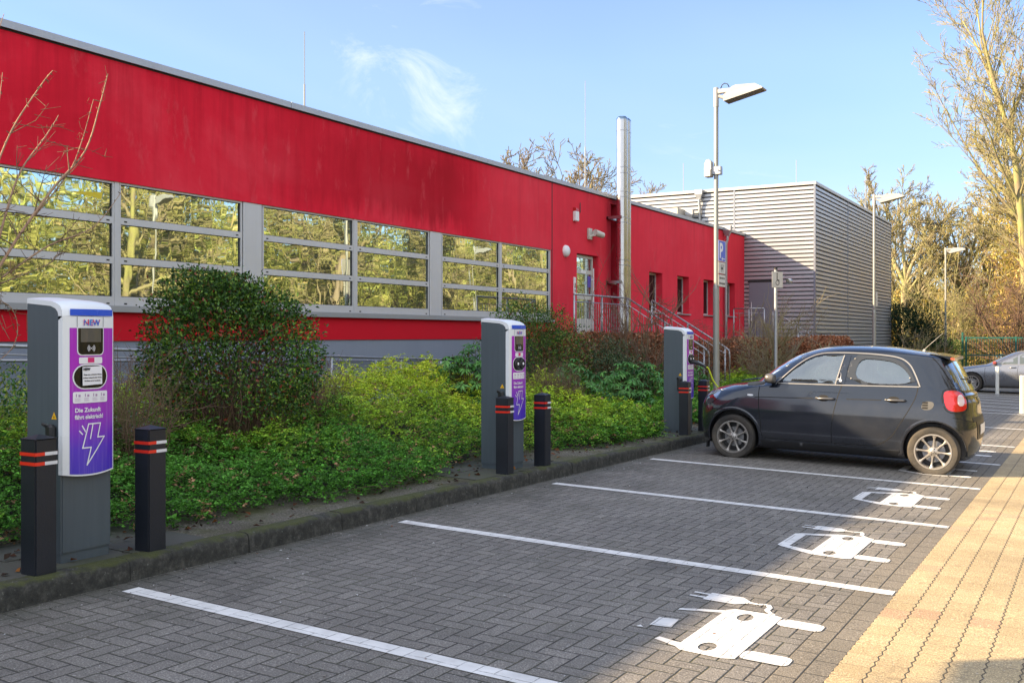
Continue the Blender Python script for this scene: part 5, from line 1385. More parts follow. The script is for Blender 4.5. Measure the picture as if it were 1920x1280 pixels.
def build_hatch():
    slope = atan(.0234); t = thing('parked_hatchback', 'dusty navy-black five-door city car parked in the bay, plugged into the farthest post', 'car', (-4.225, 13.80, G(-4.2, 13.8) - .012))
    t.rotation_euler = (0, slope, 0)
    tab = [(0.17, -0.485, 2.825, 0.7, 0.42, 0.4), (0.21, -0.555, 2.885, 0.765, 0.42, 0.45), (0.3, -0.595, 2.93, 0.8, 0.44, 0.45), (0.42, -0.615, 2.95, 0.822, 0.46, 0.45), (0.56, -0.62, 2.955, 0.8325, 0.48, 0.45),
           (0.66, -0.615, 2.945, 0.8325, 0.5, 0.46), (0.74, -0.595, 2.925, 0.828, 0.54, 0.46), (0.82, -0.555, 2.915, 0.82, 0.6, 0.46), (0.89, -0.475, 2.905, 0.81, 0.68, 0.46), (0.94, -0.33, 2.88, 0.8, 0.68, 0.46), (0.98, -0.17, 2.875, 0.79, 0.64, 0.46),
           (1.01, 0.06, 2.84, 0.78, 0.58, 0.46), (1.03, 0.14, 2.835, 0.772, 0.56, 0.46), (1.08, 0.215, 2.81, 0.764, 0.54, 0.46), (1.16, 0.315, 2.77, 0.745, 0.54, 0.46), (1.24, 0.42, 2.73, 0.722, 0.54, 0.46), (1.32, 0.54, 2.685, 0.697, 0.53, 0.46),
           (1.39, 0.66, 2.64, 0.668, 0.52, 0.44), (1.43, 0.745, 2.61, 0.648, 0.52, 0.42), (1.455, 0.81, 2.56, 0.628, 0.52, 0.42), (1.48, 0.88, 2.42, 0.596, 0.52, 0.45), (1.505, 0.97, 2.24, 0.545, 0.5, 0.45), (1.525, 1.07, 2.08, 0.47, 0.45, 0.4), (1.54, 1.2, 1.94, 0.37, 0.38, 0.35), (1.55, 1.38, 1.8, 0.22, 0.2, 0.2), (1.553, 1.5, 1.68, 0.08, 0.08, 0.08)]
    S = Shape(tab, 2.3, 2.7); SI = Shape([r for r in tab if r[0] < 1.50], 2.3, 2.7, .055)
    zl = list(np.unique(np.round(np.concatenate([np.linspace(.17, 1.40, 62), np.linspace(.88, 1.04, 18), np.linspace(1.40, 1.553, 30)]), 4)))
    body = S.mesh(zl).build('body', [paint, trimb]); body.data.polygons.foreach_set('use_smooth', [True] * len(body.data.polygons))
    zi = list(np.linspace(.62, 1.485, 24)); cav = SI.mesh(zi, 8, 10); 
    for i, v in enumerate(cav.v): cav.v[i] = (max(v[0], .12 + max(0, (v[2] - .9)) * 0.0), v[1], v[2])
    cavo = cav.build('cav', [trimb])
    cuts = [cavo]; aw = MB()
    for cx in (0, 2.49):
        for s in (-1, 1):
            aw.add(*(lambda n, R: ([(cx + R * cos(2 * pi * k / n), s * yy, .315 + R * sin(2 * pi * k / n)) for yy in (.60, 1.0) for k in range(n)],
                                   [tuple(range(n - 1, -1, -1)), tuple(range(n, 2 * n))] + [(k, (k + 1) % n, (k + 1) % n + n, k + n) for k in range(n)]))(40, .345))
    cuts.append(aw.build('aw', [trimb]))
    fwin = [(.61, 1.075), (.76, 1.225), (.90, 1.335), (1.03, 1.400), (1.14, 1.425), (1.385, 1.432), (1.372, 1.38), (1.31, 1.065)]
    rwin = smoothpoly([(1.53, 1.09), (1.57, 1.395), (1.80, 1.395), (2.05, 1.36), (2.21, 1.19), (2.195, 1.095)], 2)
    sw = MB(); sw.prism([(a, c) for a, c in fwin], 1, -1.1, 1.1); sw.prism([(a, c) for a, c in rwin], 1, -1.1, 1.1); cuts.append(sw.build('sw', [trimb]))
    ws = MB(); ws.prism([(-.60, 1.065), (.60, 1.065), (.53, 1.39), (.3, 1.415), (-.3, 1.415), (-.53, 1.39)], 0, .0, 1.05); ws.prism(smoothpoly([(-.58, 1.06), (.58, 1.06), (.50, 1.385), (-.50, 1.385)], 1), 0, 2.35, 3.1); cuts.append(ws.build('ws', [trimb]))
    boolean(body, cuts); body.parent = t
    me = body.data; me.materials.clear(); me.materials.append(paint); me.materials.append(trimb)
    for p in me.polygons:
        c = p.center; mi = 0
        for cx in (0, 2.49):
            if abs(math.hypot(c.x - cx, c.z - .315) - .345) < .012 and abs(c.y) < .84 and (abs(p.normal.y) < .5) and p.normal.dot(Vector((c.x - cx, 0, c.z - .315))) < 0: mi = 1
            if abs(abs(c.y) - .60) < .004: mi = 1
        if c.z < .23 and abs(p.normal.z) > .7: mi = 1
        if .6 < c.z < 1.49 and c.x > .1 and abs(c.y) < S.y(c.x, c.z) - .045 and c.x < float(S.xr(c.z)) - .05 and c.x > float(S.xf(c.z)) + .04: mi = 1
        p.material_index = mi
    me.polygons.foreach_set('use_smooth', [True] * len(me.polygons))
    try: me.set_sharp_from_angle(angle=radians(28))
    except Exception: pass
    for s, nmz in ((-1, 'near'), (1, 'far')):
        # doors: thin shut lines, handles, glass and strips
        dr = bpy.data.objects.new('front_door', None); COL.objects.link(dr); dr.parent = t
        dr2 = bpy.data.objects.new('rear_door', None); COL.objects.link(dr2); dr2.parent = t
        b = side_line(S, curve2([(.345, 1.035), (.335, .90), (.345, .70), (.375, .50), (.40, .335), (.62, .318), (1.0, .315), (1.29, .315)]), .010, .0014, s)
        side_line(S, curve2([(1.29, .315), (1.285, .45), (1.30, .65), (1.345, .88), (1.395, 1.06)]), .010, .0014, s, b); b.build('shut_line', gap, dr)
        b = side_line(S, curve2([(1.31, .315), (1.60, .315), (1.83, .33), (2.0, .44), (2.10, .60), (2.20, .78), (2.27, .93), (2.295, 1.05), (2.29, 1.12)]), .010, .0014, s); b.build('shut_line', gap, dr2)
        b = side_line(S, [(.28, .845), (1.05, .868)], .010, .0015, s); b.build('swage_line', gap, dr)
        b = side_line(S, [(1.46, .880), (1.88, .892)], .010, .0015, s); b.build('swage_line', gap, dr2)
        for dx, par, z in ((1.08, dr, .872), (1.93, dr2, .897)):
            y = s * S.y(dx, z); b = MB(); b.tube([(dx + .0, y - s * .004, z), (dx + .03, y + s * .026, z), (dx + .13, y + s * .032, z + .002), (dx + .205, y + s * .026, z + .002), (dx + .235, y + s * .006, z + .001)], [.014, .016, .015, .016, .014], 10)
            h = b.build('handle', simple('handle_satin', (.10, .10, .105), .3, .5), par, smooth=True)
            side_patch(S, smoothpoly([(dx + .03, z - .035), (dx + .16, z - .035), (dx + .16, z + .045), (dx + .03, z + .045)], 2), .0015, 'handle_recess', gap, par, s, step=.03)
        side_patch(S, fwin, .001 - .012, 'front_window', cglass, dr, s, step=.09)
        side_patch(S, smoothpoly([(1.43, 1.068), (1.485, 1.443), (1.80, 1.437), (2.06, 1.40), (2.20, 1.27), (2.285, 1.09)], 1), .007, 'window_surround', simple('gloss_black_print', (.022, .025, .03), .12, coat=.5), dr2, s, holes=(rwin,), step=.04)
        side_patch(S, rwin, -.008, 'rear_window', cdark, dr2, s, step=.09)
        # pale strip round the side glass
        b = side_line(S, curve2([(.55, 1.035), (.66, 1.15), (.79, 1.275), (.93, 1.378), (1.06, 1.432), (1.20, 1.455), (1.48, 1.462), (1.80, 1.452), (2.05, 1.420), (2.18, 1.345), (2.26, 1.215), (2.32, 1.075)]), .015, .010, s); b.build('window_strip', chr_, t)
        b = side_line(S, [(.58, 1.040), (1.40, 1.052), (2.31, 1.074)], .013, .010, s); side_line(S, [(1.31, 1.06), (1.392, 1.43)], .014, .010, s, b); b.build('window_strip', chr_, t)
        side_patch(S, [(1.325, 1.062), (1.405, 1.432), (1.475, 1.435), (1.42, 1.065)], .0075, 'pillar_trim', paint, dr, s, step=.04)
        side_patch(S, smoothpoly([(1.355, 1.095), (1.388, 1.095), (1.388, 1.125), (1.355, 1.125)], 1), .0105, 'badge', M['white'], dr, s, step=.03)
        side_patch(S, [(.43, 1.035), (.60, 1.06), (.64, 1.10), (.60, 1.12), (.50, 1.08)], .0015, 'mirror_base', trimb, dr, s, step=.05)
        for px_, pz_ in ((1.53, 1.39), (1.50, 1.14), (2.20, 1.175)):
            y = s * (S.y(px_, pz_) + .009); b = MB(); b.lathe([(0, s * .008), (.011, s * .005), (.012, 0)], (px_, y, pz_), 1, 12); b.build('glass_stud', chr_, dr2, smooth=True)
        # mirror
        y = s * S.y(.56, 1.08)
        b = MB(); bm = bmesh.new(); bmesh.ops.create_uvsphere(bm, u_segments=20, v_segments=12, radius=1)
        for v in bm.verts:
            c = v.co; q = Vector((.075 * np.sign(c.x) * abs(c.x) ** .7, .085 * np.sign(c.y) * abs(c.y) ** .7, .062 * np.sign(c.z) * abs(c.z) ** .7)); q.x = min(q.x, .055); v.co = q + Vector((.50, y + s * .12, 1.10))
        b.frombm(bm); b.tube([(.50, y - s * .02, 1.05), (.50, y + s * .07, 1.06)], .028, 8); mi = b.build('mirror', simple('mirror_shell', (.13, .125, .12), .3, .4, var=.05), t, smooth=radians(50))
        # wheel arch lip, sill, vents and lamps
        for cx, nm in ((0, 'front'), (2.49, 'rear')):
            b = MB(); k0 = 26; L = []
            for k in range(k0 + 1):
                a = radians(-12 + 204 * k / k0)
                for R, o in ((.343, -.01), (.345, .004), (.367, .0065), (.385, .001)):
                    X, Z = cx + R * cos(a), max(.20, .315 + R * sin(a)); L.append((X, s * (S.y(X, Z) + o), Z))
            b.add(L, [(4 * i + j, 4 * i + j + 1, 4 * i + j + 5, 4 * i + j + 4) for i in range(k0) for j in range(3)]); b.build('wheel_arch_lip', paint, t, smooth=True)
        side_patch(S, [(.36, .185), (2.13, .185), (2.11, .270), (.36, .290)], .004, 'sill_cover', trimb, t, s)
        b = side_line(S, [(.36, .298), (2.10, .278)], .012, .006, s); b.build('sill_edge', simple('sill_gloss', (.05, .055, .065), .2, .3), t)
        side_patch(S, smoothpoly([(2.335, .80), (2.365, .905), (2.50, .905), (2.47, .80)], 2), .003, 'rear_vent', simple('vent_grey', (.075, .075, .075), .45), t, s, step=.03)
        for z0 in (.815, .848, .878):
            side_patch(S, [(2.352, z0), (2.36, z0 + .020), (2.422, z0 + .020), (2.415, z0)], .006, 'vent_slot', gap, t, s, step=.03)
        side_patch(S, smoothpoly([(.185, .857), (.185, .880), (.265, .880), (.265, .857)], 2), .006, 'side_repeater', M['white'], t, s, step=.02)
        hl = smoothpoly([(-.45, .72), (-.455, .83), (-.40, .89), (-.28, .915), (-.205, .885), (-.24, .80), (-.35, .71)], 2)
        hp = side_patch(S, hl, .004, 'headlight', glass_mat('lamp_glass', (.10, .11, .12), 3), t, s, step=.03)
        side_patch(S, smoothpoly([(-.34, .83), (-.33, .885), (-.25, .905), (-.215, .87), (-.26, .81)], 2), .007, 'lamp_reflector', simple('lamp_silver', (.55, .56, .58), .1, .8), hp, s, step=.03)
        side_patch(S, smoothpoly([(-.43, .72), (-.44, .78), (-.32, .80), (-.28, .765), (-.34, .715)], 1), .006, 'lamp_lower', trimb, hp, s, step=.03)
        side_patch(S, smoothpoly([(-.44, .59), (-.42, .69), (-.30, .70), (-.28, .66), (-.36, .60)], 1), .003, 'bumper_facet', simple('wine_facet', (.07, .008, .02), .2, coat=.6), t, s, step=.04)
        tl = smoothpoly([(2.62, .83), (2.58, 1.01), (2.625, 1.045), (2.74, 1.04), (2.815, .95), (2.835, .84), (2.81, .80), (2.70, .79)], 2)
        tl_o = side_patch(S, tl, .010, 'tail_lamp', redl, t, s, step=.03)
        side_patch(S, smoothpoly([(2.745, .86), (2.73, .985), (2.77, 1.0), (2.80, .95), (2.81, .86)], 2), .013, 'reversing_lens', simple('lamp_milky', (.62, .50, .50), .2), tl_o, s, step=.02)
        b = side_line(S, smoothpoly([(2.60, .82), (2.56, 1.02), (2.62, 1.065), (2.75, 1.058), (2.832, .95), (2.84, .83), (2.82, .78), (2.69, .77)], 2), .008, .004, s); b.build('lamp_seam', gap, t)
        b = side_line(S, curve2([(2.43, 1.435), (2.50, 1.36), (2.58, 1.25), (2.66, 1.13), (2.69, 1.09)]), .007, .002, s); b.build('hatch_seam', gap, t)
        b = side_line(S, curve2([(-.20, .70), (-.10, .715), (0, .722), (.12, .70), (.24, .62), (.31, .50)]), .006, -.0, s)
        b = side_line(S, curve2([(2.70, .72), (2.80, .70), (2.90, .66)]), .006, .002, s); b.build('bumper_seam', gap, t)
        wheel(t, 0, s * .828, .298, .298, .212, s); wheel(t, 2.49, s * .828, .298, .298, .212, s)
    # windscreen and rear glass follow the body
    def lid(x_of, z0, z1, hw0, hw1, off, nm, mat, nn=12, nz=10, front=True, par=t):
        b = MB(); V = []
        for i in range(nz + 1):
            z = z0 + (z1 - z0) * i / nz; hw = hw0 + (hw1 - hw0) * i / nz
            for j in range(nn + 1):
                y = -hw + 2 * hw * j / nn; w = float(S.w(z)); q = min(1, abs(y) / w)
                n_ = S.nf if front else S.nr; lf = float(S.lf(z) if front else S.lr(z)); xx = float(S.xf(z)) + lf if front else float(S.xr(z)) - lf
                e = lf * max(0, 1 - q ** n_) ** (1 / n_); V.append(((xx - e - off) if front else (xx + e + off), y, z))
        b.add(V, [(i * (nn + 1) + j, i * (nn + 1) + j + 1, (i + 1) * (nn + 1) + j + 1, (i + 1) * (nn + 1) + j) for i in range(nz) for j in range(nn)]); return b.build(nm, mat, par, smooth=True)
    lid(None, 1.05, 1.425, .63, .56, .002, 'windscreen', cglass)
    tg = bpy.data.objects.new('tailgate', None); COL.objects.link(tg); tg.parent = t
    lid(None, 1.04, 1.40, .61, .53, .002, 'rear_window', cdark, front=False, par=tg)
    lid(None, .66, .72, .5, .5, .003, 'plate_recess', trimb, front=False, par=tg)
    lid(None, .50, .62, .26, .26, .012, 'number_plate', M['white'], 6, 3, False, tg); lid(None, .44, .67, .36, .40, .004, 'bumper_panel', trimb, 8, 4, False, t)
    lid(None, .865, .94, .045, .045, .006, 'badge', chr_, 6, 4, False, tg)
    b = MB(); b.prism([(2.38, 1.478), (2.62, 1.452), (2.665, 1.437), (2.66, 1.405), (2.62, 1.41), (2.54, 1.44)], 1, -.50, .50); sp_ = b.build('spoiler', paint, tg)
    b = MB(); b.prism([(2.625, 1.412), (2.668, 1.407), (2.668, 1.434), (2.625, 1.436)], 1, -.505, -.49); b.build('spoiler_reflector', simple('spoiler_lamp', (.40, .09, .05), .3), sp_)
    b = MB(); b.tube([(2.76, -.02, 1.15), (2.79, -.10, 1.18), (2.77, -.30, 1.195)], .008, 6); b.lathe([(0, .05), (.025, .045), (.03, 0)], (2.765, 0, 1.13), 0, 10); b.build('rear_wiper', trimb, tg)
    b = MB(); b.lathe([(0, .025), (.012, .022), (.025, 0)], (2.25, 0, 1.502), 2, 12); b.tube([(2.25, 0, 1.52), (2.47, 0, 1.74)], [.005, .0025], 6); b.build('roof_aerial', simple('aerial_grey', (.30, .29, .27), .4), t, smooth=True)
    b = MB(); b.tube([(-.02, -.45, 1.03), (.14, -.2, 1.055), (.12, .2, 1.055)], .008, 5); b.tube([(-.05, -.2, 1.03), (.06, .1, 1.05), (.10, .5, 1.05)], .008, 5); b.build('wipers', trimb, t)
    b = MB(); b.box((-.40, -.72, .12), (-.385, -.62, .20)); b.build('air_deflector', trimb, t)
    # interior
    for x, s in ((.98, -.36), (.98, .36), (1.82, -.36), (1.82, .36)):
        b = MB(); b.cbox((x - .12, s - .24, .40), (x + .36, s + .24, .68), .05); 
        pr = [(x + .30, .62), (x + .40, .60), (x + .53, 1.12), (x + .52, 1.30), (x + .44, 1.32), (x + .41, 1.14)]; b.prism(pr, 1, s - .22, s + .22); b.cbox((x + .42, s - .12, 1.16), (x + .52, s + .12, 1.36), .03)
        b.build('seat', cream, t)
    b = MB(); b.prism([(.14, .70), (.50, .72), (.52, .98), (.36, 1.05), (.14, 1.02)], 1, -.66, .66); b.build('dashboard', simple('dash_grey', (.16, .165, .17), .7), t)
    b = MB(); cc = Vector((.66, -.36, .98)); 
    ring = [cc + Vector((.06 * sin(a), .185 * cos(a), .175 * sin(a))) for a in np.linspace(0, 2 * pi, 25)]; b.tube(ring, .013, 6, cap=False); b.tube([cc, (.5, -.36, .9)], .03, 8); b.tube([cc + Vector((0, -.18, 0)), cc + Vector((0, .18, 0))], .014, 6); b.build('steering_wheel', trimb, t)
    b = MB(); b.cbox((.72, -.06, 1.27), (.74, .14, 1.34), .01); b.build('inner_mirror', trimb, t)
    return t
hatch = build_hatch()
# yellow charging cable, from the plug round the far side of the car
g0 = Vector((CX + .255, SY[2] + .01, G(CX, SY[2]) + 1.135))
pts = [g0, g0 + Vector((.03, .03, -.03))]
p3 = [Vector((-4.99, 14.60, .84)), Vector((-4.62, 14.80, .45)), Vector((-4.2, 14.9, .06)), Vector((-3.4, 14.95, .03)), Vector((-2.6, 14.93, .0)), Vector((-2.1, 14.80, .30)), Vector((-2.0, 14.70, .70)), Vector((-2.0, 14.60, .74))]
allp = pts + p3; sm = [Vector(v) for v in curve2([tuple(p) for p in allp], 6)]
b = MB(); b.tube(sm, .0105, 8); tag(b.build('charging_cable', yel, smooth=True), 'bright yellow-green cable stretched from the farthest post to the black hatchback', 'cable')

# ------------------------------------------------------------------ silver saloon and the small blue car behind the gate
def simple_car(name, label, loc, rz, tab, fw, rw, wb, col, belt, R=.32, group=None, paintm=None, xw=.98):
    t = thing(name, label, 'car', loc, rz); S = Shape(tab, 2.5, 2.8)
    zl = list(np.unique(np.round(np.concatenate([np.linspace(tab[0][0], tab[-1][0], 60), np.linspace(.78, 1.0, 12)]), 4)))
    body = S.mesh(zl, 10, 20).build('body', [paintm, trimb])
    aw = MB()
    for cx in (0, wb):
        for s in (-1, 1):
            aw.add(*(lambda n, Rr: ([(cx + Rr * cos(2 * pi * k / n), s * yy, R + Rr * sin(2 * pi * k / n)) for yy in (.62, 1.1) for k in range(n)],
                                   [tuple(range(n - 1, -1, -1)), tuple(range(n, 2 * n))] + [(k, (k + 1) % n, (k + 1) % n + n, k + n) for k in range(n)]))(32, R * 1.13))
    boolean(body, [aw.build('aw', [trimb])]); body.parent = t; me = body.data
    for p in me.polygons:
        c = p.center; p.material_index = 1 if any(math.hypot(c.x - cx, c.z - R) < R * 1.15 for cx in (0, wb)) and abs(c.y) < S.y(c.x, c.z) - .004 else 0
    me.polygons.foreach_set('use_smooth', [True] * len(me.polygons))
    try: me.set_sharp_from_angle(angle=radians(28))
    except Exception: pass
    dg = simple('saloon_glass', (.05, .065, .07), .05, coat=1) if not bpy.data.materials.get('saloon_glass') else bpy.data.materials['saloon_glass']
    for s in (-1, 1):
        for wpl in (fw, rw):
            side_patch(S, wpl, .003, 'side_window', dg, t, s, step=.12)
        b = side_line(S, belt, .014, .005, s); b.build('window_strip', chr_, t)
        for dx in (.42, 1.38, 2.25):
            b = side_line(S, curve2([(dx, .90), (dx - .03, .62), (dx + .02, .30)]), .008, .002, s); b.build('shut_line', gap, t)
        for dx in (1.12, 2.02):
            y = s * S.y(dx, .84); b = MB(); b.tube([(dx, y, .84), (dx + .03, y + s * .03, .84), (dx + .17, y + s * .03, .845), (dx + .2, y, .845)], .014, 8); b.build('handle', paintm, t, smooth=True)
        b = side_line(S, curve2([(.45, .52), (1.0, .47), (1.7, .47), (2.3, .56)]), .02, .004, s); b.build('flank_crease', paintm, t)
        y = s * S.y(.75, .95); b = MB(); b.cbox((.64, min(y + s * .04, y + s * .2), .93), (.76, max(y + s * .04, y + s * .2), 1.04), .03); b.tube([(.72, y - s * .02, .93), (.71, y + s * .08, .96)], .02, 6); b.build('mirror', simple('mirror_red_grey', (.22, .05, .05), .3) if s < 0 else paintm, t)
        hl = smoothpoly([(-.75, .60), (-.72, .68), (-.40, .74), (-.42, .64)], 1); side_patch(S, hl, .004, 'headlight', simple('lamp_silver2', (.45, .47, .5), .1, .7), t, s, step=.06)
        side_patch(S, [(.42, .17), (wb - .42, .17), (wb - .42, .215), (.42, .215)], .006, 'sill_strip', chr_, t, s)
        wheel(t, 0, s * (tab[4][3] - .01), R, R, R * .70, s, 10, 'five', .2); wheel(t, wb, s * (tab[4][3] - .01), R, R, R * .70, s, 10, 'five', .2)
    # windscreen
    b = MB(); V = []; nn = 10
    for i in range(7):
        z = .98 + (tab[-4][0] - .98) * i / 6
        for j in range(nn + 1):
            hw = .62 - .08 * i / 6; y = -hw + 2 * hw * j / nn; w = float(S.w(z)); q = min(1, abs(y) / w); lf = float(S.lf(z)); V.append((float(S.xf(z)) + lf - lf * max(0, 1 - q ** S.nf) ** (1 / S.nf) - .004, y, z))
    b.add(V, [(i * (nn + 1) + j, i * (nn + 1) + j + 1, (i + 1) * (nn + 1) + j + 1, (i + 1) * (nn + 1) + j) for i in range(6) for j in range(nn)]); b.build('windscreen', dg, t, smooth=True)
    return t
silver = car_paint('silver_grey_paint', (.22, .235, .27), .25, .75, .15)
tab = [(.16, -.70, 3.35, .72, .5, .4), (.22, -.80, 3.44, .82, .6, .4), (.34, -.86, 3.47, .86, .7, .45), (.48, -.875, 3.48, .88, .75, .5), (.60, -.86, 3.47, .888, .8, .5), (.70, -.80, 3.45, .885, .85, .5), (.77, -.64, 3.44, .875, .85, .5),
       (.83, -.35, 3.42, .86, .8, .5), (.88, -.02, 3.40, .845, .75, .5), (.92, .30, 3.36, .825, .6, .5), (.96, .44, 3.25, .80, .55, .5), (1.04, .60, 3.02, .765, .55, .5), (1.14, .80, 2.80, .72, .55, .5), (1.24, 1.01, 2.58, .665, .55, .5), (1.32, 1.20, 2.40, .61, .5, .5), (1.37, 1.36, 2.25, .53, .45, .45), (1.40, 1.52, 2.05, .42, .4, .4), (1.42, 1.72, 1.86, .2, .1, .1)]
simple_car('silver_saloon', 'silver-grey saloon at the right edge, nose towards the shrubs, behind the white posts', (-3.62, 37.0, G(-3.4, 36.9)), 0, tab,
           [(.70, .945), (.84, 1.07), (1.03, 1.21), (1.22, 1.295), (1.36, 1.32), (1.36, .955)], [(1.42, .955), (1.42, 1.325), (1.75, 1.33), (2.05, 1.27), (2.35, 1.08), (2.42, .97)], 2.70, silver,
           curve2([(.62, .93), (1.5, .94), (2.45, .955), (2.38, 1.10), (2.08, 1.295), (1.75, 1.355), (1.3, 1.335), (1.05, 1.25), (.80, 1.07), (.66, .96)], 4), .325, paintm=silver)
bluep = car_paint('pale_blue_paint', (.10, .28, .38), .3, .3, .2)
simple_car('blue_car', 'small pale blue car half hidden behind the dark green gate', (-4.6, 67.5, G(-4.6, 67.5) + .25), .15, tab,
           [(.70, .945), (.84, 1.07), (1.03, 1.21), (1.22, 1.295), (1.36, 1.32), (1.36, .955)], [(1.42, .955), (1.42, 1.325), (1.75, 1.33), (2.05, 1.27), (2.35, 1.08), (2.42, .97)], 2.70, bluep, [(.62, .93), (2.45, .955)], .32, paintm=bluep)
# green metal gate
gm = simple('gate_green', (.008, .085, .075), .4, var=.08)
gt = thing('green_gate', 'dark green metal bar gate and fence closing the end of the car park', 'gate', (-4, 58, G(-4, 58)))
x0 = -6.25
for x in (x0, x0 + .18, -3.7, -1.1, 1.6, 4.2, 6.8): 
    b = MB(); b.cbox((x + 4 - .05, -.05, -.2), (x + 4 + .05, .05, 2.02 + (.22 if x == x0 else 0)), .008); b.build('post', gm, gt)
for z in (1.92, 1.0, .12):
    b = MB(); b.cbox((x0 + 4.18, -.03, z), (10.8, .03, z + .07), .006); b.build('rail', gm, gt)
b = MB()
for k in range(100):
    x = x0 + 4.3 + k * .125
    if x < 10.7: b.box((x - .011, -.011, .15), (x + .011, .011, 1.93))
b.build('bars', gm, gt)
# ------------------------------------------------------------------ planting bed
def ground_cover():
    rs = np.random.RandomState(21)
    # height of the clipped-looking low shrubs above the paving plane, by distance from the kerb
    def hgt(x, y):
        d = (-5.68 - x) + .22 * np.sin(y * 1.1) + .14 * np.sin(y * 2.7 + 1)
        a = np.clip(d / 2.5, 0, 1); top = np.interp(y, [2, 5, 7.6, 9.2, 11, 13, 16, 20], [.75, .60, .58, .74, .82, .68, .50, .42])
        lump = .11 * np.sin(x * 2.3 + y * 1.3) + .10 * np.sin(y * 3.1 - x * 2.6) + .06 * np.sin(x * 7 + y * 6.1) + .05 * np.sin(x * 9.3 - y * 5.2)
        return np.where(d > 0, .12 + (top + lump - .1) * a ** .8, 0)
    n = 56000
    y = 1.2 + 24 * rs.uniform(0, 1, n) ** 1.35; x = -5.55 - 3.9 * rs.uniform(0, 1, n) ** 1.15
    h = hgt(x, y); k = h > .05; x, y, h = x[k], y[k], h[k]
    # leave clear the pads round the posts
    for sy in SY:
        k = ~((x > -6.02) & (abs(y - sy) < .62)); x, y, h = x[k], y[k], h[k]
    n = len(x); z0 = A_ * x + B_ * y + .12
    cl0 = vnoise(np.stack([x, y, x * 0], 1), 15, 5.0); zz = z0 + h * (1 + .06 * cl0 - np.clip(.95 - .5 * (-5.8 - x), .40, .95) * rs.uniform(0, 1, n) ** 1.5) + rs.normal(size=n) * .03
    # sprays: each carries a row of paired small leaves
    per = 9; sl = rs.uniform(.08, .20, n) * np.where(rs.uniform(size=n) < .06, 2.0, 1)
    u = unit(rs, n); u[:, 2] = abs(u[:, 2]) * .75 + .05; u[:, 0] += .25; u /= np.linalg.norm(u, axis=1, keepdims=True)
    t = (np.arange(per) + .5) / per
    base = np.stack([x, y, zz], 1)
    Pp = base[:, None, :] + u[:, None, :] * (t[None, :, None] * sl[:, None, None]); Pp[:, :, 2] -= (t[None] ** 2) * sl[:, None] * .25
    side = np.cross(u, np.array([0, 0, 1.])) ; side /= np.linalg.norm(side, axis=1, keepdims=True) + 1e-9
    sg = np.where(np.arange(per) % 2 == 0, 1, -1)
    D = u[:, None, :] * .55 + side[:, None, :] * sg[None, :, None] + rs.normal(size=(n, per, 3)) * .3
    N = np.tile([0, 0, 1.], (n, per, 1)) + rs.normal(size=(n, per, 3)) * .5
    clump = vnoise(base, 5, 1.6) * .5 + vnoise(base, 6, 5) * .25 + rs.normal(size=n) * .25
    yel = np.clip(.40 + .6 * clump + .6 * ((zz - z0) / .9 - .55) + .25 * np.clip((-6.9 - x) / 1.5, -1, 1) + .24 * np.clip((y - 8.2) / 2.6, -1, 1) * np.clip((13.5 - y) / 3, -.3, 1), 0, 1)[:, None]  # yellower with height, towards the back and around the middle stretch
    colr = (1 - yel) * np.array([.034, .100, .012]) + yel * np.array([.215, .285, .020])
    brown = rs.uniform(size=n) < .05; colr[brown] = [.16, .09, .05]
    T = np.repeat(colr[:, None, :], per, 1) * (1 + rs.normal(size=(n, per, 1)) * .28) * (1 + .35 * rs.normal(size=(n, 1, 1)).clip(-1.5, 2))
    Pp = Pp.reshape(-1, 3); D = D.reshape(-1, 3); N = N.reshape(-1, 3); T = np.clip(T.reshape(-1, 3), .004, 1)
    far = np.repeat(y > 12, per); L = rs.uniform(.018, .036, len(Pp)) * np.where(far, 1.4, 1) * 1.1
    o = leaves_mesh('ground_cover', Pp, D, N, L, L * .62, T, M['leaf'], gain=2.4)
    tag(o, 'low yellow-green evergreen ground cover filling the bed behind the kerb', 'ground cover', kind='stuff')
    # woody twigs poking through
    lines = []
    for k in rs.choice(n, 2600, replace=False):
        q = np.array([x[k], y[k], zz[k] - .10]); d = unit(rs, 1)[0]; d[2] = abs(d[2]) * .6; l = rs.uniform(.08, .32)
        lines.append(([q, q + d * l * .5 + rs.normal(size=3) * .015, q + d * l], [.0022, .0018, .001], 3))
    o = tubes_mesh('ground_cover_twigs', lines, M['twig']); tag(o, 'thin brown twigs sticking out of the green ground cover', 'twigs', kind='stuff')
    # dark core hiding the soil; its colour stands for shade between the sprays
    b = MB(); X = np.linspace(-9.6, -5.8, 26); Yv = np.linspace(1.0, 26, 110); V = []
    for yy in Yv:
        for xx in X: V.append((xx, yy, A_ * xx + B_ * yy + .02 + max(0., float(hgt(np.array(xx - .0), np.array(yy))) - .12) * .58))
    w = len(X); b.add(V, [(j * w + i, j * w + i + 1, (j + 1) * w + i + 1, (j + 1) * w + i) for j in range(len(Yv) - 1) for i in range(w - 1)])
    tag(b.build('ground_cover_mat', simple('core_shade', (.012, .014, .007), .9, var=.4, scale=14, bump=.5), smooth=True, fixn=False), 'dark sheet under the ground cover, coloured as the shade between its sprays', 'ground cover', kind='stuff')
ground_cover()
GB = lambda x, y: G(x, y) + .12
DK = [(.018, .052, .010), (.042, .105, .014), (.11, .19, .022), (.16, .035, .02)]
leafy_bush('evergreen_shrub', 'big rounded dark evergreen shrub beside the nearest charging post, with a few reddish leaves', 'shrub', (-7.65, 7.30, GB(-7.65, 7.3)), (.85, .85, 1.0), 30000, 17, DK, [.38, .36, .2, .06],
           (.030, .054), True, 60, zsq=1.06, hollow=.62, base=.5, lump=.085, lowstems=260)
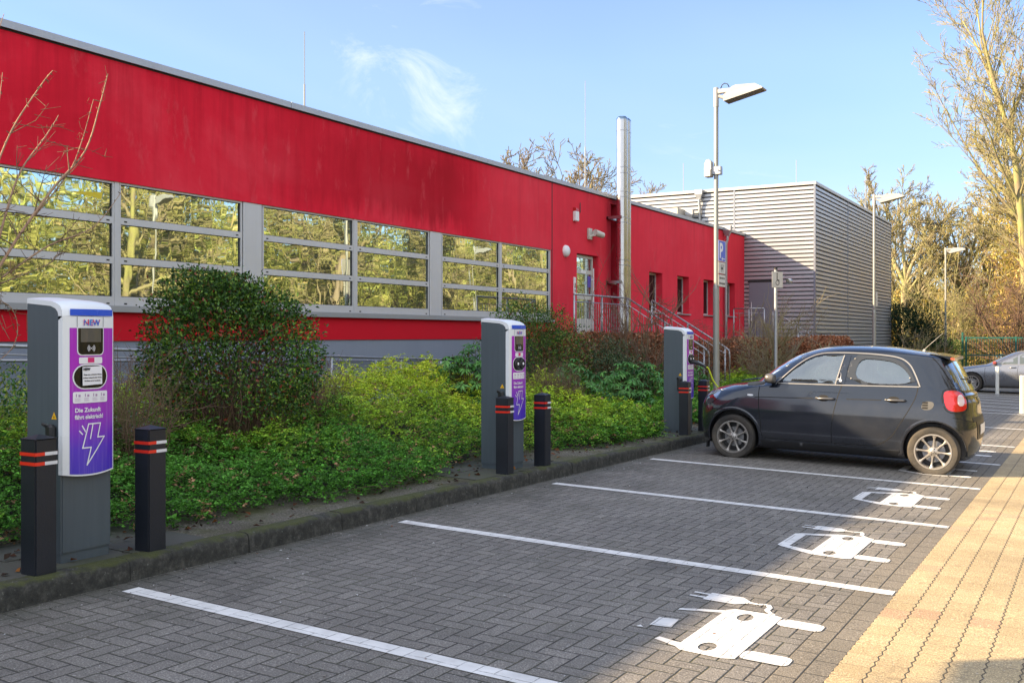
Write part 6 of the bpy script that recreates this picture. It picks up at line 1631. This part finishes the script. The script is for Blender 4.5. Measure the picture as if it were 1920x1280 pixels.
leafy_bush('evergreen_shrub', 'dark evergreen shrub in front of the right end of the ribbon windows', 'shrub', (-8.7, 15.4, GB(-8.7, 15.4)), (.95, 1.05, .98), 14000, 12, DK, [.3, .4, .27, .03], (.03, .055), True, 30, zsq=.98, lump=.22)
leafy_bush('evergreen_shrub', 'loose dark green shrub with pale flecks in front of the brown hedge', 'shrub', (-8.1, 17.6, GB(-8.1, 17.6)), (.8, 1.3, .72), 9000, 13, [(.03, .055, .028), (.05, .09, .03), (.16, .18, .11)], [.5, .38, .12], (.025, .05), True, 30, zsq=.9, lump=.3)
def rhodo(name, label, loc, r, nw, seed, group='rhododendrons in the bed'):
    rs = np.random.RandomState(seed); t = thing(name, label, 'shrub', loc, 0, group); rx, ry, rz = r
    u = unit(rs, nw); u[:, 2] = abs(u[:, 2]); rad = rs.uniform(.62, 1.02, nw) * (1 + .14 * vnoise(u, seed, 4))
    c = u * rad[:, None] * np.array([rx, ry, rz]) + np.array([0, 0, rz * .25]); per = 9; P_, D_, N_, L_, T_ = [], [], [], [], []; lines = []
    for i in range(nw):
        ax = np.array([0, 0, 1.]) * .8 + u[i] * .6 + rs.normal(size=3) * .15; ax /= np.linalg.norm(ax); a0 = rs.uniform(0, 6.28)
        e1 = np.cross(ax, [1, .3, 0]); e1 /= np.linalg.norm(e1); e2 = np.cross(ax, e1); base = tints(rs, 1, [(.055, .165, .035), (.09, .22, .05), (.035, .11, .03)], [.5, .3, .2], .15)[0]
        for k in range(per):
            a = a0 + 2 * pi * k / per + rs.normal() * .15; o = e1 * cos(a) + e2 * sin(a); dr = rs.uniform(-.75, .05)
            P_.append(c[i] + o * .006); D_.append(o * .85 + ax * dr); N_.append(ax + o * .3); L_.append(rs.uniform(.085, .135)); T_.append(base * rs.uniform(.8, 1.25))
        b0 = np.array([c[i][0] * .3, c[i][1] * .3, -.1]); m_ = (b0 + c[i]) / 2 + rs.normal(size=3) * .04; lines.append(([b0, m_, c[i]], [.008, .005, .003], 4))
        if rs.uniform() < .5: lines.append(([c[i], c[i] + ax * .02, c[i] + ax * .035], [.004, .006, .001], 4))
    leaves_mesh('foliage', np.array(P_), np.array(D_), np.array(N_), np.array(L_), np.array(L_) * .34, np.clip(np.array(T_), .004, 1), M['glossleaf'], t, fold=.12)
    tubes_mesh('stems', lines, M['twig'], t); return t
rhodo('rhododendron', 'tall rhododendron with drooping leaves just left of the middle charging post', (-7.9, 12.15, GB(-7.9, 12.15)), (.60, .62, 1.02), 210, 31)
rhodo('rhododendron', 'bright green rhododendron right of the middle charging post, next to the brown twiggy bush', (-7.35, 14.5, GB(-7.3, 14.5)), (.6, .75, .78), 200, 32)
rhodo('rhododendron', 'wide rhododendron filling the gap up to the farthest charging post', (-7.4, 16.7, GB(-7.4, 16.7)), (.7, 1.25, .84), 380, 33)
rhodo('rhododendron', 'small rhododendron between the farthest charging post and the tall lamp post', (-7.2, 18.9, GB(-7.2, 18.9)), (.6, .8, .92), 160, 34)
twiggy('twiggy_bush', 'reddish-brown leafless bush behind the right bollard of the middle post', 'shrub', (-7.15, 13.35, GB(-7.15, 13.3)), 1.1, .55, 90, 41, M['twig'], r0=.005, sub=7, subl=.35)
twiggy('twiggy_bush', 'thin reddish bare stems between the nearest charging post and the big round evergreen', 'shrub', (-7.3, 5.9, GB(-7.3, 5.9)), 1.35, .42, 42, 42, M['twig'], r0=.006, sub=6)
twiggy('twiggy_bush', 'dark brown thicket at the right foot of the big round evergreen', 'shrub', (-7.7, 8.75, GB(-7.7, 8.7)), 1.05, .4, 60, 43, M['twig'], r0=.005, sub=6)
leafy_bush('evergreen_shrub', 'dark leafy shrub behind the nearest charging post at the left edge', 'shrub', (-7.9, 4.9, GB(-7.9, 4.9)), (.8, 1.0, .55), 8000, 14, [(.03, .09, .02), (.06, .15, .03), (.16, .2, .03)], None, (.025, .045), True, 16, zsq=.9)
# clipped beech hedges that keep their brown leaves
def hedge(name, label, x0, x1, y0, y1, h, n, seed):
    rs = np.random.RandomState(seed); zb = GB((x0 + x1) / 2, (y0 + y1) / 2); t = thing(name, label, 'hedge', ((x0 + x1) / 2, (y0 + y1) / 2, zb), 0, 'brown beech hedges')
    hx, hy = (x1 - x0) / 2, (y1 - y0) / 2
    c = rs.uniform(-1, 1, (n, 3)); c[:, 2] = rs.uniform(.03, 1, n)
    k = rs.choice(3, n, p=[.55, .15, .30]); sgn = np.where(rs.uniform(size=n) < .75, 1, -1); s = 1 - rs.uniform(0, 1, n) ** 2 * .35
    c[k == 0, 0] = (sgn * s)[k == 0]; c[k == 1, 1] = (np.where(rs.uniform(size=n) < .5, 1, -1) * s)[k == 1]; c[k == 2, 2] = s[k == 2]
    q = np.abs(c[:, :2]).max(1); c[:, 2] *= np.where(q > .85, 1 - (q - .85) * .6, 1)
    Pp = c * [hx, hy, h]; Pp += np.stack([vnoise(Pp, seed, 2) * .05, vnoise(Pp, seed + 1, 2) * .05, vnoise(Pp, seed + 2, 2.4) * .045], 1) + rs.normal(size=(n, 3)) * .012
    D = unit(rs, n) + np.array([.3, 0, -.3]); L = rs.uniform(.05, .095, n)
    leaves_mesh('foliage', Pp, D, unit(rs, n) + np.array([.6, -.2, .2]), L, L * .62, tints(rs, n, [(.22, .085, .04), (.33, .15, .08), (.12, .045, .025), (.40, .24, .15)], [.4, .25, .25, .1], .2), M['dryleaf'], t)
    lines = []
    for _ in range(int(n / 45)):
        p = np.array([rs.uniform(-hx, hx) * .8, rs.uniform(-hy, hy), -.05]); e = p + np.array([rs.normal() * .1, rs.normal() * .15, h * rs.uniform(.7, 1.06)]); m_ = (p + e) / 2 + rs.normal(size=3) * .05
        lines.append(([p, m_, e], [.008, .005, .002], 4))
    tubes_mesh('stems', lines, M['twig'], t); return t
hedge('beech_hedge', 'brown-leaved beech hedge in front of the door landing', -9.3, -8.6, 16.5, 21.9, 1.50, 15000, 51)
hedge('beech_hedge', 'brown-leaved beech hedge between the steps and the slate door', -9.0, -8.2, 23.9, 29.6, 1.42, 13000, 52)
hedge('beech_hedge', 'dense round-ended brown beech hedge above the roof of the black hatchback', -7.9, -7.0, 27.6, 34.0, 1.55, 19000, 53)
# bare upright shrubs
twiggy('bare_shrub', 'bare many-stemmed shrub in front of the twin flues', 'shrub', (-8.05, 18.6, GB(-8, 18.6)), 2.75, .62, 13, 61, M['twig'], r0=.020, sub=9, subl=.42, minr=.0034, lev2=5)
twiggy('bare_shrub', 'bare spreading shrub between the small sign and the slate door', 'shrub', (-7.3, 25.2, GB(-7.3, 25.2)), 2.3, 1.0, 20, 62, M['bark'], r0=.020, sub=9, subl=.45, minr=.0045, lev2=5)
twiggy('bare_shrub', 'bare shrub below the louvred corner of the grey hall', 'shrub', (-7.3, 29.0, GB(-7.3, 29.0)), 1.9, .9, 14, 63, M['bark'], r0=.014, sub=8, subl=.45, minr=.0045, lev2=4)
twiggy('bare_shrub', 'thin bare twigs in front of the small dark windows', 'shrub', (-8.0, 22.3, GB(-8.0, 22.3)), 2.0, .7, 12, 64, M['twig'], r0=.012, sub=8, subl=.45, minr=.0036, lev2=4)
# pollarded small tree at the left edge: limbs placed one by one, then small twigs
def left_tree():
    rs = np.random.RandomState(77); t = thing('ornamental_tree', 'small bare spreading tree at the left edge, its upper shoots lit by the sun', 'tree', (-6.9, 4.15, GB(-6.9, 4.15)))
    o = Vector(t.location)
    # (y, z) in the plane x = -6.9, with a little depth
    def L(pts, r0, r1, n=6, dx=0, dx1=0):
        m_ = len(pts); c = curve2([(p[0], p[1]) for p in pts], 5); k = len(c)
        return ([np.array([-6.9 + dx + dx1 * i / k, q[0], q[1]]) - np.array(o) for i, q in enumerate(c)], np.linspace(r0 * .55, r1 * .6, k), n)
    trunk = [L([(4.05, .2), (4.1, .9), (4.16, 1.5), (4.28, 1.98)], .045, .030, 10)]
    A = [L([(4.28, 1.98), (4.50, 2.35), (4.78, 2.75), (5.02, 3.05), (5.14, 3.45), (5.19, 3.68)], .024, .005, 6, 0, .12),
         L([(4.62, 2.5), (4.88, 2.85), (4.98, 3.12), (5.06, 3.45)], .012, .004, 5, .02, .1),
         L([(4.30, 2.02), (4.46, 2.5), (4.62, 2.85), (4.86, 3.15), (5.02, 3.36)], .020, .004, 6, -.03, -.25),
         L([(4.20, 2.0), (4.22, 2.6), (4.34, 3.05), (4.52, 3.4), (4.60, 3.55)], .018, .005, 6, .03, .25),
         L([(4.24, 2.1), (4.36, 2.6), (4.40, 3.1), (4.47, 3.56)], .012, .004, 5, -.05, -.1),
         L([(4.18, 1.98), (4.10, 2.6), (4.14, 3.2), (4.33, 3.92)], .018, .004, 6, 0, .1),
         L([(4.35, 2.02), (4.70, 2.28), (5.05, 2.45), (5.30, 2.78)], .015, .003, 5, .03, .15),
         L([(4.30, 1.95), (4.60, 2.06), (4.85, 2.16), (5.0, 2.3)], .010, .003, 5, -.02, -.2),
         L([(4.20, 1.9), (4.40, 1.80), (4.43, 1.6), (4.30, 1.44), (4.1, 1.42)], .007, .003, 5, .05, .1),
         L([(4.25, 2.0), (4.05, 2.3), (3.85, 2.8)], .014, .003, 5, 0, -.1)]
    tubes_mesh('trunk', trunk, M['twig'], t); tubes_mesh('limbs', [(p, r, n) for p, r, n in A], M['twigt'], t)
    B2 = []
    for p, r, n in A:
        for _ in range(15):
            i = rs.randint(1, len(p) - 1); q = p[i]; d = (p[i + 1] - p[i]) * 4 + rs.normal(size=3) * .6 + np.array([0, 0, .2]); d /= np.linalg.norm(d); l = rs.uniform(.04, .42) * (1.0 if i < len(p) * .6 else .28)
            q1 = q + d * l * .5 + rs.normal(size=3) * .02; q2 = q + d * l; r0 = min(r[i] * .5, .006); B2.append(([q, q1, q2], [r0, r0 * .7, .0018], 4))
            if l > .2:
                for _ in range(3): f = rs.uniform(.3, .95); a = q + (q2 - q) * f; dd = d + rs.normal(size=3) * .7; dd /= np.linalg.norm(dd); B2.append(([a, a + dd * l * .2, a + dd * l * .38], [.0028, .0022, .0015], 3))
        for i in range(1, len(p) - 1):     # short spurs and buds
            q = p[i] + rs.normal(size=3) * .003; d = rs.normal(size=3); B2.append(([q, q + d * .012, q + d * .018], [.0035, .004, .001], 4))
    tubes_mesh('twigs', B2, M['twig'], t)
left_tree()

# ------------------------------------------------------------------ trees
TALL = dict(nchild=[8, 8, 7, 7], spread=.62, shrink=[.66, .54, .54, .50], up=.07, wander=.06, minrad=.013, taper0=.55, first=.60, leaders=4, trunk=.48, rs=.40)
WIDE = dict(nchild=[6, 8, 8, 7], spread=.62, shrink=[1.10, .52, .52, .50], up=.05, wander=.09, minrad=.014, taper0=.6, first=.62, leaders=5, trunk=.36, rs=.5)
t = bare_tree('tall_tree', 'very tall bare tree at the right edge, crown cut off by the picture top', 'tree', (-3.75, 64, -.8), 27, 5, dict(TALL, minrad=.013), 4, 'bare trees at the end of the car park', .25, (M['barkg'], M['barky']), (.03, 0))
WT = [('broad bare tree with a round crown behind the second street lamp', -11.0, 71, 14.2, 6), ('bare tree just beyond the far corner of the grey hall', -14.5, 80, 13.0, 7),
      ('slender bare tree between the two farther street lamps', -8.4, 76, 13.0, 8), ('bare tree beside the very tall one, at the right edge', -2.8, 72, 19.0, 9)]
for lab, x, y, h, sd_ in WT:
    bare_tree('bare_tree', lab, 'tree', (x, y, -.9), h, sd_, dict(WIDE, minrad=.015), 4, 'bare trees at the end of the car park', None, (M['barky'], M['barky']))
RT = [('bare tree top showing above the red roof, leftmost of the row', -33, 55.3, 13.6, 3), ('bare tree top showing above the red roof, left of the second lightning rod', -33, 59.6, 15.4, 6), ('bare tree top showing above the red roof, right of the second lightning rod', -33, 64.4, 15.9, 8),
      ('bare tree top showing above the red roof, just left of the flues', -33, 69.3, 15.3, 10), ('bare tree top showing above the red roof, right of the flues', -33, 78.8, 16.2, 9)]
for lab, x, y, h, sd_ in RT:
    bare_tree('roofline_tree', lab, 'tree', (x, y, -.5), h, sd_ + 20, dict(WIDE, nchild=[5, 7, 6, 5], minrad=.019, spread=.74), 4, 'trees showing above the red roof', None, (M['bark'], M['barkd']))
# sunlit wood across the lane (outside the picture on the right, mirrored in the windows) and beyond the gate
protoM = bare_tree('woodland_tree', 'bare moss-green tree of the wood across the lane, first of its row', 'tree', (14.0, 12.0, -.3), 15.5, 15, dict(WIDE, minrad=.020, nchild=[14, 8, 7, 5], first=.16, trunk=.58, spread=.85, shrink=[.42, .5, .5, .5]), 4, 'trees of the wood across the lane', .24, (M['barkg'], M['barkg']))
protoN = bare_tree('woodland_tree', 'bare moss-green tree of the wood across the lane, second of its row', 'tree', (17.5, 19.0, -.3), 17.0, 16, dict(WIDE, minrad=.020, nchild=[14, 8, 7, 5], first=.12, trunk=.62, spread=.8, shrink=[.42, .5, .5, .5]), 4, 'trees of the wood across the lane', .27, (M['bark'], M['barkg']))
rr_ = random.Random(3); ordn = ['third', 'fourth', 'fifth', 'sixth', 'seventh', 'eighth', 'ninth', 'tenth', 'eleventh', 'twelfth', 'thirteenth', 'fourteenth', 'fifteenth', 'sixteenth', 'seventeenth', 'eighteenth']
for k in range(16):
    y = 14 + k * 4.3; x = (13.0, 16.5, 20.5)[k % 3] + rr_.uniform(-1, 1) + max(0, y - 45) * .05
    c = copy_tree(protoM if k % 2 else protoN); c.location = (x, y, -.4); c.rotation_euler = (0, 0, rr_.uniform(0, 6.28)); s_ = rr_.uniform(.8, 1.15); c.scale = (s_, s_, s_)
    c['label'] = 'bare moss-green tree of the wood across the lane, %s of its row' % ordn[k]
def wood_mass(name, label, x0, x1, y0, y1, h, n, seed, cols, w=None, size=(.10, .22), zb=-.6, holes=-.55, wr=(.12, .55)):
    """brushwood too dense to count: twigs and small buds or leaves through a volume"""
    rs = np.random.RandomState(seed); Pp = np.stack([rs.uniform(x0, x1, n), rs.uniform(y0, y1, n), rs.uniform(0, 1, n) ** 1.15], 1)
    top = h * (1 + .22 * vnoise(np.stack([Pp[:, 0], Pp[:, 1], Pp[:, 0] * 0], 1), seed, .45) + .1 * vnoise(np.stack([Pp[:, 0], Pp[:, 1], Pp[:, 0] * 0], 1), seed + 4, 1.6)); Pp[:, 2] = Pp[:, 2] * top + zb
    k = vnoise(Pp, seed + 3, 1.1) + vnoise(Pp, seed + 8, 2.6) * .5 > holes - rs.uniform(0, .6, n) ; Pp = Pp[k]; n = len(Pp)
    L = rs.uniform(*size, n); T = tints(rs, n, cols, w, .2) * (1 + .25 * vnoise(Pp, seed + 6, .8)[:, None])
    D = unit(rs, n) + np.array([0, 0, .5])
    o = leaves_mesh(name, Pp, D, unit(rs, n), L, L * rs.uniform(*wr, n), np.clip(T, .005, 1), M['leaf'], gain=1.15); tag(o, label, 'brushwood', kind='stuff'); return o
YG = [(.34, .34, .10), (.42, .40, .15), (.27, .30, .08), (.33, .27, .13), (.16, .18, .07)]
wood_mass('brushwood_across_lane', 'mossy yellow-green brushwood of the wood across the lane, mirrored in the windows', 17, 30, 2, 96, 8.6, 62000, 71, YG, [.3, .2, .3, .1, .1], (.35, 1.1), holes=-1.0, wr=(.03, .16))
wood_mass('brushwood_behind_lane', 'taller hazy olive wood behind the mossy trees across the lane', 30, 42, 0, 110, 12.5, 60000, 78, YG, [.25, .2, .3, .1, .15], (.5, 1.6), holes=-1.4, wr=(.05, .2))
GOLD = [(.58, .47, .11), (.54, .41, .15), (.48, .44, .10), (.34, .27, .11)]
wood_mass('brushwood_beyond_gate', 'sunlit golden brushwood beyond the green gate', -8, 16, 78, 96, 10.5, 75000, 72, GOLD, [.35, .3, .2, .15], (.3, 1.1), holes=-.6, wr=(.03, .14))
wood_mass('brushwood_behind_hall', 'lower sunlit golden brushwood between the grey hall and the farthest street lamp', -20, -8, 78, 92, 5.5, 40000, 79, GOLD, [.35, .3, .2, .15], (.3, 1.0), holes=-.7, wr=(.03, .14))
wood_mass('brushwood_front', 'pinkish-brown budding thicket in front of the golden brushwood', -5.5, 9, 66, 75, 6.5, 15000, 73, [(.52, .34, .14), (.54, .40, .13), (.38, .30, .09)], None, (.25, .9), holes=-.3, wr=(.03, .10))
wood_mass('brushwood_by_fence', 'green and brown undergrowth along the dark green gate', -9.5, 8, 60, 65, 2.3, 16000, 74, [(.06, .10, .02), (.12, .15, .03), (.20, .13, .05)], None, (.08, .2), holes=-.1)
wood_mass('ivy_patch', 'dark green ivy mound at the right edge behind the gate', -2.6, 6, 62, 66, 4.2, 9000, 75, [(.05, .11, .02), (.10, .18, .03)], None, (.1, .2), holes=-.2)
# shrubs between the grey hall and the gate
leafy_bush('dark_conifer', 'very dark spreading conifer at the far corner of the grey hall', 'shrub', (-7.6, 50.5, -.3), (1.6, 1.6, 1.5), 9000, 81, [(.010, .028, .014), (.018, .045, .02)], None, (.10, .22), False, 30, leafaspect=.22, zsq=1.05, lump=.3, up=.6)
GS = [(-7.4, 36.5, 1.0, 1.6, .6, 'low green shrub by the second street lamp'), (-7.2, 39.8, 1.1, 1.8, .62, 'bright green shrub beyond the second street lamp'), (-7.0, 43.5, 1.2, 1.8, .6, 'green shrub in front of the dark conifer'),
      (-6.9, 47.5, 1.2, 1.8, .62, 'green shrub to the right of the dark conifer'), (-7.0, 52.5, 1.2, 2.2, .8, 'leafy shrub at the foot of the farthest street lamp'), (-7.3, 57, 1.4, 2, 1.0, 'leafy shrub beside the left post of the green gate')]
for k, (x, y, rx, ry, rz, lab) in enumerate(GS):
    leafy_bush('green_shrub', lab, 'shrub', (x, y, G(x, y) + .1), (rx, ry, rz), 4200, 90 + k, [(.05, .14, .03), (.09, .20, .03), (.15, .20, .05)], None, (.06, .12), False, 12, group='green shrubs beyond the grey hall', zsq=.8)
def grass_tuft(lab, x, y, h, n, seed):
    rs = np.random.RandomState(seed); t = thing('grass_tuft', lab, 'grass', (x, y, G(x, y) + .1), 0, 'tawny ornamental grasses')
    a = rs.uniform(0, 6.28, n); r = rs.uniform(0, .25, n); Pp = np.stack([np.cos(a) * r, np.sin(a) * r, np.zeros(n)], 1); D = np.stack([np.cos(a) * .35, np.sin(a) * .35, np.ones(n)], 1) + rs.normal(size=(n, 3)) * .15
    L = h * rs.uniform(.6, 1.1, n); leaves_mesh('blades', Pp, D, unit(rs, n), L, np.full(n, .022), tints(rs, n, [(.28, .19, .08), (.18, .15, .05), (.12, .16, .04)]), M['leaf'], t)
for k, (x, y, h, lab) in enumerate(((-7.0, 35.4, 1.25, 'tawny grass tuft just right of the round-ended beech hedge'), (-6.6, 46.0, 1.35, 'tall tawny grass tuft in front of the dark conifer'), (-6.3, 49.2, 1.4, 'tawny grass tuft beside the farthest street lamp'))): grass_tuft(lab, x, y, h, 420, 110 + k)
twiggy('bare_shrub', 'pale bare shrub in front of the dark conifer', 'shrub', (-6.7, 45.0, -.3), 2.3, .8, 12, 120, M['bark'], r0=.016, sub=8, minr=.006, lev2=3)
twiggy('bare_shrub', 'dark bare branches arching at the right edge above the silver saloon', 'shrub', (-3.4, 60.5, -.6), 6.8, .9, 18, 121, M['twig'], r0=.05, sub=12, subl=.5, minr=.011, lev2=6)
twiggy('bare_shrub', 'golden bare sapling between the two farther street lamps', 'shrub', (-7.4, 62, -.6), 6.2, .7, 18, 122, M['barkg'], r0=.045, sub=12, subl=.5, minr=.011, lev2=6)
